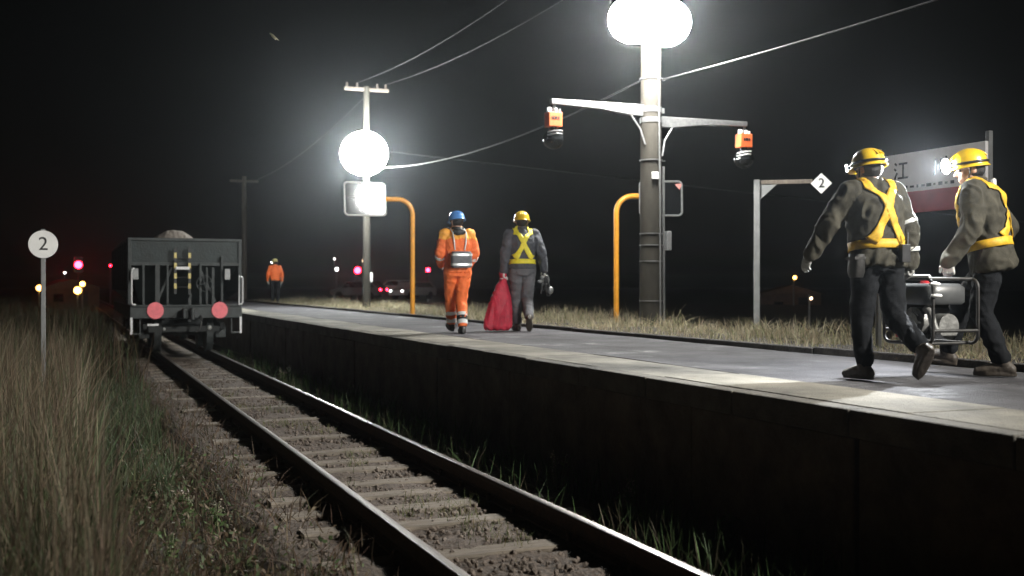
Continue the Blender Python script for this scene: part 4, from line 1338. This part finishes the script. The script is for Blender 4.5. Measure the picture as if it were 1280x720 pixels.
# generator carried between them
gc = Vector((6.09, 6.74, PLAT + 0.27))
gn = empty('generator', gc, 'portable generator with a dark tank and pale engine cover, carried between the two nearest workers', 'generator', rz=R(0))
gx, gy, gz = 0.225, 0.28, 0.50
b = MB()
for sx in (-1, 1):
    b.tube([Vector((sx * gx, y_, z_)) for y_, z_ in rrect(2 * gy, gz, 0.07, 5)] and [Vector((sx * gx, y_, z_ + gz / 2)) for y_, z_ in rrect(2 * gy, gz, 0.07, 5)], .014, 8, closed=True)
for y_, z_ in ((-gy + .09, 0), (gy - .09, 0), (-gy, .1), (gy, .1), (-gy + .06, gz), (gy - .06, gz)):
    b.cyl((-gx, y_, z_), (gx, y_, z_), .013, n=8)
b.build('tube_frame', M['boot'], gn)
gn.scale = (0.94, 0.94, 0.96)
b = MB(); b.tube([(-gx - .004, -gy + .03, gz + .018), (-gx - .004, 0, gz + .022), (-gx - .004, gy - .03, gz + .018)], .013, 8); b.build('pale_grip', M['white'], gn)
b = MB()
b.loft([(Vector((0, 0, .30)), .19, .20, None), (Vector((0, 0, .32)), .205, .225, None), (Vector((0, 0, .43)), .205, .225, None), (Vector((0, 0, .465)), .17, .19, None)], pw=0.45, n=32); b.build('fuel_tank', M['tank'], gn)
b = MB(); b.cyl((-.03, .02, .46), (-.03, .02, .495), .04, n=20); b.build('tank_cap', M['redp'], gn, bevel=0.006)
b = MB(); b.box((0, .03, .15), (.22, .26, .24)); b.cyl((-.10, .05, .15), (-.06, .05, .15), .10, n=24)
for k in range(6): b.box((0.0, .20, .06 + k * .034), (.18, .07, .012))
b.build('engine_block', M['black'], gn, bevel=0.012)
b = MB(); b.cyl((-.17, .0, .165), (-.10, .0, .165), .115, n=32); b.cyl((-.195, .0, .165), (-.17, .0, .165), .075, n=24)
for k in range(8):
    a = 2 * PI * k / 8; b.box((-.19, .09 * math.cos(a), .165 + .09 * math.sin(a)), (.012, .02, .05), Matrix.Rotation(-a + PI / 2, 3, 'X'))
b.build('recoil_cover', M['engine'], gn, bevel=0.005)
b = MB(); b.tube([(-.15, -.12, .27), (-.16, -.18, .24), (-.15, -.2, .15), (-.12, -.21, .08)], .03, 10); b.build('exhaust', M['engine'], gn)
b = MB(); b.cyl((0, -.21, .13), (0, -.10, .13), .10, n=24); b.build('alternator', M['engine'], gn, bevel=0.01)
b = MB(); b.box((-.16, .15, .10), (.04, .10, .13)); b.build('control_panel', M['redp'], gn, bevel=0.006)
for k, (y_, z_) in enumerate(((-.27, .46), (-.29, .37))):
    b = MB(); b.ell((-.20, y_, z_), (.05, .035, .016)); b.build('white_tag', M['white'], gn)
# pale stick behind the right worker's shoulder
a_, c_ = W2 @ Vector((.26, .02, 1.22)), W2 @ Vector((.37, .05, 1.50))
st = empty('flag_stick', a_, 'pale rolled stick jutting up beside the shoulder at the right edge', 'stick')
b = MB(); b.cyl((0, 0, -0.15), c_ - a_, .022, .02, n=12); b.build('rolled_cloth', M['white'], st)
b = MB(); b.cyl((c_ - a_) * -0.3 + Vector((0, 0, -.15)), (c_ - a_) * 1.04, .009, n=8); b.build('stick_core', M['wood'], st)

# ------------------------------------------------------------------ vegetation
def scatter(n, x0, x1, y0, y1, pw=1.0, dens=None, seed=0):
    out = []
    while len(out) < n:
        x = random.uniform(x0, x1); y = y0 + (y1 - y0) * random.random() ** pw
        if dens is None or random.random() < dens(x, y): out.append((x, y, gh(x, y)))
    return np.array(out)


# tall dry grass, left bank
def dleft(x, y):
    e = 0.18 + 0.035 * (y - 6) * 0 + 0.22 * noise.noise(Vector((0, y * 0.7, 0)))
    if x > e: return 0
    return 0.35 + 0.65 * sstep(-0.2, 0.25, noise.noise(Vector((x * 1.4, y * 0.9, 4))) + 0.2)


pts = scatter(15000, -3.6, 0.45, 4.0, 20, 1.5, dleft)
n = len(pts)
hh = RNG.uniform(1.0, 1.62, n) * (0.9 + 0.25 * np.array([noise.noise(Vector((p[0] * 1.1, p[1] * 0.8, 8))) for p in pts])) 
hh *= np.where(pts[:, 0] > -0.25, 0.92, 1.0)
tg = blades('tall_dry_grass', pts, hh, RNG.uniform(0.005, 0.011, n), tints(n, [(0.22, 0.17, 0.115), (0.17, 0.13, 0.085), (0.30, 0.25, 0.175), (0.10, 0.125, 0.065), (0.09, 0.07, 0.05)], 0.35, [0.34, 0.26, 0.12, 0.16, 0.12]), 0.34, None, M['dry'], segs=5)
pts2 = scatter(9000, -7.0, 1.15, 18, 62, 1.4, lambda x, y: 0.3 + 0.7 * sstep(-.2, .2, noise.noise(Vector((x * .8, y * .5, 4)))))
tag(blades('far_scrub', pts2, RNG.uniform(0.5, 1.35, len(pts2)), RNG.uniform(0.010, 0.022, len(pts2)), tints(len(pts2), [(0.12, 0.09, 0.055), (0.07, 0.09, 0.04), (0.09, 0.065, 0.04)], 0.35), 0.35, None, M['dry']), 'dark scrub beyond the round sign, left of the wagon', kind='stuff')
tag(tg, 'tall dry brown grass along the left side', kind='stuff')
pts = scatter(3800, -3.4, 0.2, 4.2, 17, 1.4, lambda x, y: 1.0 if noise.noise(Vector((x * 1.2 + 7, y * 0.7, 14))) > 0.12 else 0.02)
n = len(pts)
og = blades('green_grass', pts, RNG.uniform(0.45, 0.95, n), RNG.uniform(0.008, 0.017, n), tints(n, [(0.09, 0.15, 0.06), (0.13, 0.18, 0.08), (0.07, 0.11, 0.05)], 0.3), 0.35, None, M['leaf'], segs=4)
tag(og, 'green grass growing among the dry stalks on the left', kind='stuff')
# green weeds between grass and ballast
def dweed(x, y): return 1.0 if abs(x - (0.40 + 0.030 * (y - 8) * 1.0)) < 0.40 + 0.2 * noise.noise(Vector((y * 0.8, 0, 2))) else 0


pts = scatter(3600, -0.2, 1.4, 9.2, 21, 1.2, dweed)
n = len(pts)
gw = blades('green_weeds', pts, RNG.uniform(0.14, 0.42, n), RNG.uniform(0.010, 0.024, n), tints(n, [(0.080, 0.110, 0.055), (0.115, 0.145, 0.075), (0.065, 0.085, 0.045), (0.13, 0.11, 0.075)], 0.3), 0.45, None, M['leaf'], segs=4)
tag(gw, 'bright green weeds beside the ballast on the left', kind='stuff')
# brown undergrowth on the shoulder
def dbr(x, y): return sstep(1.75, 1.1, x) * (0.35 + 0.65 * sstep(-.2, .2, noise.noise(Vector((x * 2, y * 1.5, 21)))))


pts = scatter(11000, 0.1, 1.74, 3.5, 19, 1.5, dbr)
pts[:, 2] = [GZ + 0.12 * sstep(0.8, 1.35, x) - 0.02 for x in pts[:, 0]]
n = len(pts)
bw = blades('brown_undergrowth', pts, RNG.uniform(0.05, 0.26, n), RNG.uniform(0.006, 0.014, n), tints(n, [(0.13, 0.085, 0.058), (0.18, 0.125, 0.085), (0.09, 0.065, 0.045), (0.09, 0.10, 0.055)], 0.35), 0.85, None, M['dry'])
tag(bw, 'dead brown undergrowth on the ballast shoulder', kind='stuff')
lv = scatter(3000, 0.4, 1.55, 3.6, 11, 1.2, dbr)
lv[:, 2] = GZ + 0.10 + RNG.uniform(-0.05, 0.20, len(lv))
lc = leafcloud('shoulder_leaves', lv, RNG.uniform(0.012, 0.030, len(lv)), tints(len(lv), [(0.13, 0.10, 0.06), (0.10, 0.14, 0.06), (0.20, 0.16, 0.11), (0.14, 0.19, 0.09)], 0.35, [0.4, 0.2, 0.25, 0.15]), M['leaf'])
tag(lc, 'small leaves low over the ballast shoulder', kind='stuff')
# grass tufts between the rails
pts = scatter(1300, 1.95, 2.9, 5, 19, 1.3, lambda x, y: 1.0 if noise.noise(Vector((x * 1.8, y * 1.1, 33))) > 0.22 else 0.01)
pts[:, 2] = -0.20
n = len(pts)
tag(blades('track_grass', pts, RNG.uniform(0.04, 0.13, n), RNG.uniform(0.004, 0.009, n), tints(n, [(0.20, 0.18, 0.09), (0.12, 0.15, 0.06)], 0.3), 0.6, None, M['dry']), 'sparse tufts of grass between the rails', kind='stuff')
# weeds in the shade between the right rail and the platform
pts = scatter(5200, 3.12, 4.08, 3.5, 26, 1.5, lambda x, y: 0.25 + 0.75 * sstep(-.15, .25, noise.noise(Vector((x * 1.6, y * 0.8, 41)))))
pts[:, 2] = -0.36
n = len(pts)
tag(blades('shaded_weeds', pts, RNG.uniform(0.10, 0.48, n), RNG.uniform(0.006, 0.016, n), tints(n, [(0.12, 0.20, 0.075), (0.16, 0.14, 0.09), (0.09, 0.15, 0.06)], 0.4), 0.35, None, M['leaf'], segs=4), 'weeds in the shade below the platform', kind='stuff')


def dback(x, y):
    if x < XB + 0.13: return 0
    return (0.25 + 0.75 * sstep(-.2, .25, noise.noise(Vector((x * 1.5, y * 0.9, 51))))) * (1 - sstep(9.6, 10.8, x))


pts = scatter(26000, XB + 0.12, 10.9, 3.0, 52, 1.25, dback)
n = len(pts)
kk = np.array([noise.noise(Vector((p[0] * 0.9, p[1] * 0.6, 61))) for p in pts])
hh = RNG.uniform(0.04, 0.16, n) * (1 + 1.4 * np.clip(kk, -0.6, 1)) * (0.75 + 0.6 * np.clip(pts[:, 0] - 7.6, 0, 1.6))
tag(blades('platform_back_grass', pts, hh, RNG.uniform(0.006, 0.013, n), tints(n, [(0.60, 0.53, 0.36), (0.46, 0.39, 0.25), (0.70, 0.63, 0.45), (0.28, 0.30, 0.14)], 0.3, [.35, .3, .2, .15]), 0.9, None, M['dry']), 'pale dry grass behind the platform kerb', kind='stuff')


def weed(loc, h, n, lab, flower=None, big=False, group='weeds standing by the track'):
    o = empty('weed_plant', loc, lab, 'weed', group)
    b = MB()
    tips = []
    for k in range(n):
        a = random.uniform(0, 2 * PI); l_ = random.uniform(.05, .22) * h
        e_ = Vector((l_ * math.cos(a), l_ * math.sin(a), h * random.uniform(.75, 1.0)))
        b.tube([(0.01 * k, 0, -.05), e_ * 0.5 + Vector((0, 0, .02)), e_], [.006, .0045, .003], 6); tips.append(e_)
    b.build('stem', mat('weed_stem', (0.13, 0.15, 0.07), 0.8), o)
    pts_, sz = [], []
    for e_ in tips:
        for k in range(9 if not big else 5):
            f = random.uniform(.15, .95)
            pts_.append(tuple(e_ * f + Vector((random.gauss(0, .025), random.gauss(0, .025), random.gauss(0, .01))))); sz.append(random.uniform(.018, .036) * (2.6 if big else 1))
    leafcloud('foliage', pts_, np.array(sz), tints(len(pts_), [(0.12, 0.20, 0.07), (0.18, 0.26, 0.11)], 0.25), M['leaf'], o)
    if flower:
        for e_ in tips:
            f_ = [tuple(e_ + Vector((random.gauss(0, .012), random.gauss(0, .012), random.uniform(-.07, .03)))) for k in range(14)]
            leafcloud('seed_head', f_, RNG.uniform(.007, .014, len(f_)), tints(len(f_), [flower], 0.2), M['dry'], o)


PALE = (0.55, 0.50, 0.40)
for px, py, dz, h, lab in ((378, 487, 3.35, .36, 'pale seed-headed stalk by the right rail, leftmost of three'), (410, 494, 3.35, .36, 'pale seed-headed stalk by the right rail, middle of three'), (438, 500, 3.35, .34, 'pale seed-headed stalk by the right rail, rightmost of three')):
    q = on(px, py, -0.25); weed((q.x, q.y, -0.33), h, 2, lab, PALE)
for px, py, h, n_, fl, big, lab in ((530, 560, .40, 3, None, True, 'broad-leaved green weed in the shade beside the right rail'), (696, 640, .48, 4, PALE, False, 'white-flowering weed beside the rail, left of a pair below the platform'), (790, 672, .46, 4, PALE, False, 'white-flowering weed beside the rail, right of a pair below the platform'), (918, 700, .38, 3, None, True, 'single weed with a broad bright leaf at the bottom right'), (640, 600, .34, 3, None, False, 'small leafy weed midway along the shaded verge')):
    q = on(px, py, -0.34); weed((min(max(q.x, 3.2), 3.95), q.y, -0.36), h, n_, lab, fl, big)
for px, py, h, lab in ((232, 650, .24, 'low pale-flowered weed on the left shoulder, left one of two'), (268, 668, .26, 'low pale-flowered weed on the left shoulder, right one of two'), (212, 700, .24, 'leafy weed at the bottom edge beside the tall grass')):
    q = on(px, py, -0.24); weed((q.x, q.y, -0.28), h, 4, lab, PALE if 'flower' in lab else None)
q = on(306, 437 + 18, -0.3); weed((3.4, 19.0, -0.34), .42, 5, 'pale bushy weed beside the far right rail near the wagon', PALE)

# ------------------------------------------------------------------ distant lights
def ball_lamp(name, loc_px, z, r, m, lab, cat, group=None, post=True, head=False, ground=None):
    c = at(*loc_px, z)
    gz_ = gh(c.x, c.y) if ground is None else ground
    o = empty(name, (c.x, c.y, gz_), lab, cat, group)
    if post:
        b = MB(); b.cyl((0, 0.15, -0.2), (0, 0.15, c.z - gz_ + 0.2), 0.05, n=10); b.build('post', M['grey'], o)
    b = MB()
    if head:
        b.box((0, 0.12, c.z - gz_ + 0.0), (2.6 * r, 0.12, 4.4 * r)); b.cyl((0, 0.06, c.z - gz_), (0, -0.10, c.z - gz_), r * 1.15, r * 1.2, n=18, caps=False)
        b.build('lamp_housing', M['black'], o, bevel=0.01)
    else:
        b.bar((0, 0.15, c.z - gz_ + 0.1), (0, -0.02, c.z - gz_ + r), 0.04, 0.04); b.build('lamp_arm', M['grey'], o)
    b = MB(); b.ell((0, 0, c.z - gz_), r, None, 14, 8); b.build('lamp_lens', m, o)
    return o


ball_lamp('railway_signal', (98, 331), 90, 0.28, RED, 'tall signal showing one red light left of the wagon', 'signal', head=True)
ball_lamp('street_lamp', (49, 360), 80, 0.20, AMBER, 'amber lamp glowing just beside the thin post of the round sign', 'lamp', 'distant lamps')
ball_lamp('street_lamp', (97, 363), 75, 0.24, AMBER, 'lower amber lamp below the red signal', 'lamp', 'distant lamps')
ball_lamp('street_lamp', (103, 355), 78, 0.17, AMBER, 'upper amber lamp below the red signal', 'lamp', 'distant lamps')
ball_lamp('street_lamp', (81, 341), 110, 0.10, WHITEL, 'small white lamp just left of the red signal', 'lamp', 'distant lamps')
ball_lamp('street_lamp', (138, 332), 100, 0.07, RED, 'tiny red lamp between the red signal and the wagon', 'lamp', 'distant lamps')
ball_lamp('crossing_signal', (447, 338), 95, 0.26, RED, 'big red crossing light just left of the slim floodlight pole', 'signal', 'level crossing signals', head=True)
ball_lamp('crossing_signal', (535, 337.5), 95, 0.16, RED, 'small red crossing light between the orange pipe and the orange-suited worker', 'signal', 'level crossing signals', head=True)
ball_lamp('street_lamp', (456, 326), 100, 0.22, WARM, 'warm white street lamp against the slim floodlight pole', 'lamp', 'distant lamps')
ball_lamp('street_lamp', (421, 336.5), 100, 0.15, WHITEL, 'white street lamp left of the big red crossing light', 'lamp', 'distant lamps')
ball_lamp('street_lamp', (418, 323.5), 120, 0.09, WHITEL, 'faint white lamp, highest of those left of the crossing light', 'lamp', 'distant lamps')
ball_lamp('street_lamp', (993.5, 347), 85, 0.13, AMBER, 'small amber lamp in the dark right of the diamond sign post', 'lamp', 'distant lamps')
ball_lamp('street_lamp', (1014, 373), 60, 0.07, WARM, 'tiny pinkish lamp low in the dark by the left worker', 'lamp', 'distant lamps', ground=-1.0)


def car(loc, rz, body, lab, tail):
    o = empty('parked_car', loc, lab, 'car', 'cars waiting at the crossing', rz)
    b = MB()
    side_ = [(-2.1, .35), (2.1, .35), (2.15, .75), (1.2, .92), (.75, 1.42), (-1.3, 1.45), (-2.0, .95), (-2.12, .8)]
    b.prism(side_, (Vector((0, .82, 0)), Vector((1, 0, 0)), Vector((0, 0, 1)), Vector((0, -1, 0))), 1.64); b.build('body', body, o, bevel=0.06)
    b = MB(); b.prism([(1.05, .95), (.68, 1.36), (-1.22, 1.38), (-1.75, .97)], (Vector((0, .83, 0)), Vector((1, 0, 0)), Vector((0, 0, 1)), Vector((0, -1, 0))), 1.66); b.build('window', M['glass'], o)
    for x in (-1.3, 1.35):
        for s in (-1, 1):
            b = MB(); b.cyl((x, s * .84, .32), (x, s * .62, .32), .32, n=20); b.build('wheel', M['tyre'], o)
    for s in (-1, 1):
        b = MB(); b.ell((2.1, s * .6, .68), (.07, .16, .09)); b.build('headlight', WHITEL, o)
        b = MB(); b.ell((-2.1, s * .6, .78), (.05, .14, .08)); b.build('taillight', RED if tail else M['redp'], o)


c = at(449, 362, 88); car((c.x, c.y, CAMZ - 1.1), R(140), M['carg'], 'grey car with red tail lights behind the slim floodlight pole', True)
c = at(516, 361, 92); car((c.x, c.y, CAMZ - 1.12), R(215), M['carw'], 'white car lit in the distance either side of the orange pipe', False)
c = at(493, 356, 100); car((c.x, c.y, CAMZ - 0.95), R(170), M['carw'], 'white car with two bright lamps left of the orange pipe', False)


def hut(c, w_, d_, h_, rz, lab, ground):
    o = empty('hut', (c.x, c.y, ground), lab, 'hut', rz=rz)
    b = MB(); b.box((0, 0, h_ / 2), (w_, d_, h_)); b.build('wall', M['hutw'], o, bevel=0.02)
    b = MB(); b.prism([(-w_ / 2 - .25, h_ + .005), (w_ / 2 + .25, h_ + .005), (0, h_ + .7)], (Vector((0, d_ / 2 + .25, 0)), Vector((1, 0, 0)), Vector((0, 0, 1)), Vector((0, -1, 0))), d_ + .5); b.build('roof', M['hutr'], o, bevel=0.02)
    b = MB(); b.box((w_ * .2, -d_ / 2 - .015, h_ * .45), (.8, .05, h_ * .85)); b.build('door', M['black'], o, bevel=0.01)
    b = MB(); b.box((-w_ * .22, -d_ / 2 - .015, h_ * .55), (.7, .05, .6)); b.build('window', M['glass'], o, bevel=0.01)


c = at(82, 380, 86); hut(c, 4.2, 3.0, 1.6, R(15), 'low brown hut lit amber below the red signal', -0.35)
c = at(985, 372, 88); hut(c, 4.5, 3.0, 2.0, R(-25), 'dim brown hut under the amber lamp on the right', -1.2)

# moth caught in the light
c = at(342, 47, 10)
mo = empty('moth', c, 'pale moth flying in the dark sky at the upper left', 'moth')
b = MB(); b.ell((0, 0, 0), (.030, .007, .007), Matrix.Rotation(R(40), 3, 'Y')); b.build('moth_body', M['moth'], mo)
for s in (-1, 1):
    b = MB(); b.prism([(-.045, .0), (.02, .012), (.055, .05), (.01, .062), (-.03, .04)], (Vector((0, 0, 0)), Vector((.77, 0, -.64)), Vector((.25 * s, s * .6, .35)), Vector((0, 0, 1))), .002); b.build('wing', M['moth'], mo)

# ------------------------------------------------------------------ air, sky, camera
hz = MB(); hz.box((0, 370, 3.2), (830, 890, 11.0))
hm = bpy.data.materials.new('haze'); hm.use_nodes = True
nt = hm.node_tree
nt.nodes.remove(nt.nodes['Principled BSDF'])
pv = nt.nodes.new('ShaderNodeVolumePrincipled')
pv.inputs['Color'].default_value = (0.86, 0.94, 1.0, 1)
pv.inputs['Density'].default_value = 0.00062
pv.inputs['Anisotropy'].default_value = 0.91
nt.links.new(pv.outputs[0], nt.nodes['Material Output'].inputs['Volume'])
HAZE = hz.build('haze', hm)
tag(HAZE, 'thin night haze in the air', kind='stuff')

wd_ = bpy.data.worlds.new('World'); S.world = wd_
wd_.use_nodes = True
nt = wd_.node_tree
bg = nt.nodes['Background']
sky = nt.nodes.new('ShaderNodeTexSky')
sky.sky_type = 'NISHITA'
sky.sun_disc = False
sky.sun_elevation = R(2)
sky.sun_rotation = R(200)
hs_ = nt.nodes.new('ShaderNodeHueSaturation')
hs_.inputs['Saturation'].default_value = 0.25
nt.links.new(sky.outputs[0], hs_.inputs['Color'])
nt.links.new(hs_.outputs[0], bg.inputs['Color'])
bg.inputs['Strength'].default_value = 0.0008

cam = bpy.data.cameras.new('camera')
cam.sensor_width = 36.0
cam.lens = 36.0 * F / 1280.0
cam.clip_end = 3000
cam.dof.use_dof = True
cam.dof.focus_distance = 10.0
cam.dof.aperture_fstop = 1.9
cam.clip_start = 0.05
co = bpy.data.objects.new('camera', cam); COL.objects.link(co)
co.location = (0, 0, CAMZ)
co.rotation_euler = (R(90) - math.atan2(3.0, F), 0, -YAW)
S.camera = co

S.render.resolution_x, S.render.resolution_y = 1024, 576
S.view_settings.view_transform = 'Standard'
S.view_settings.look = 'None'
S.view_settings.exposure = 0
S.view_settings.gamma = 1
S.view_settings.use_curve_mapping = False
cy = S.cycles
cy.use_denoising = True
cy.max_bounces = 5
cy.diffuse_bounces = 2
cy.glossy_bounces = 2
cy.transmission_bounces = 2
cy.volume_bounces = 0
cy.sample_clamp_indirect = 4
cy.sample_clamp_direct = 0
cy.caustics_reflective = False
cy.caustics_refractive = False
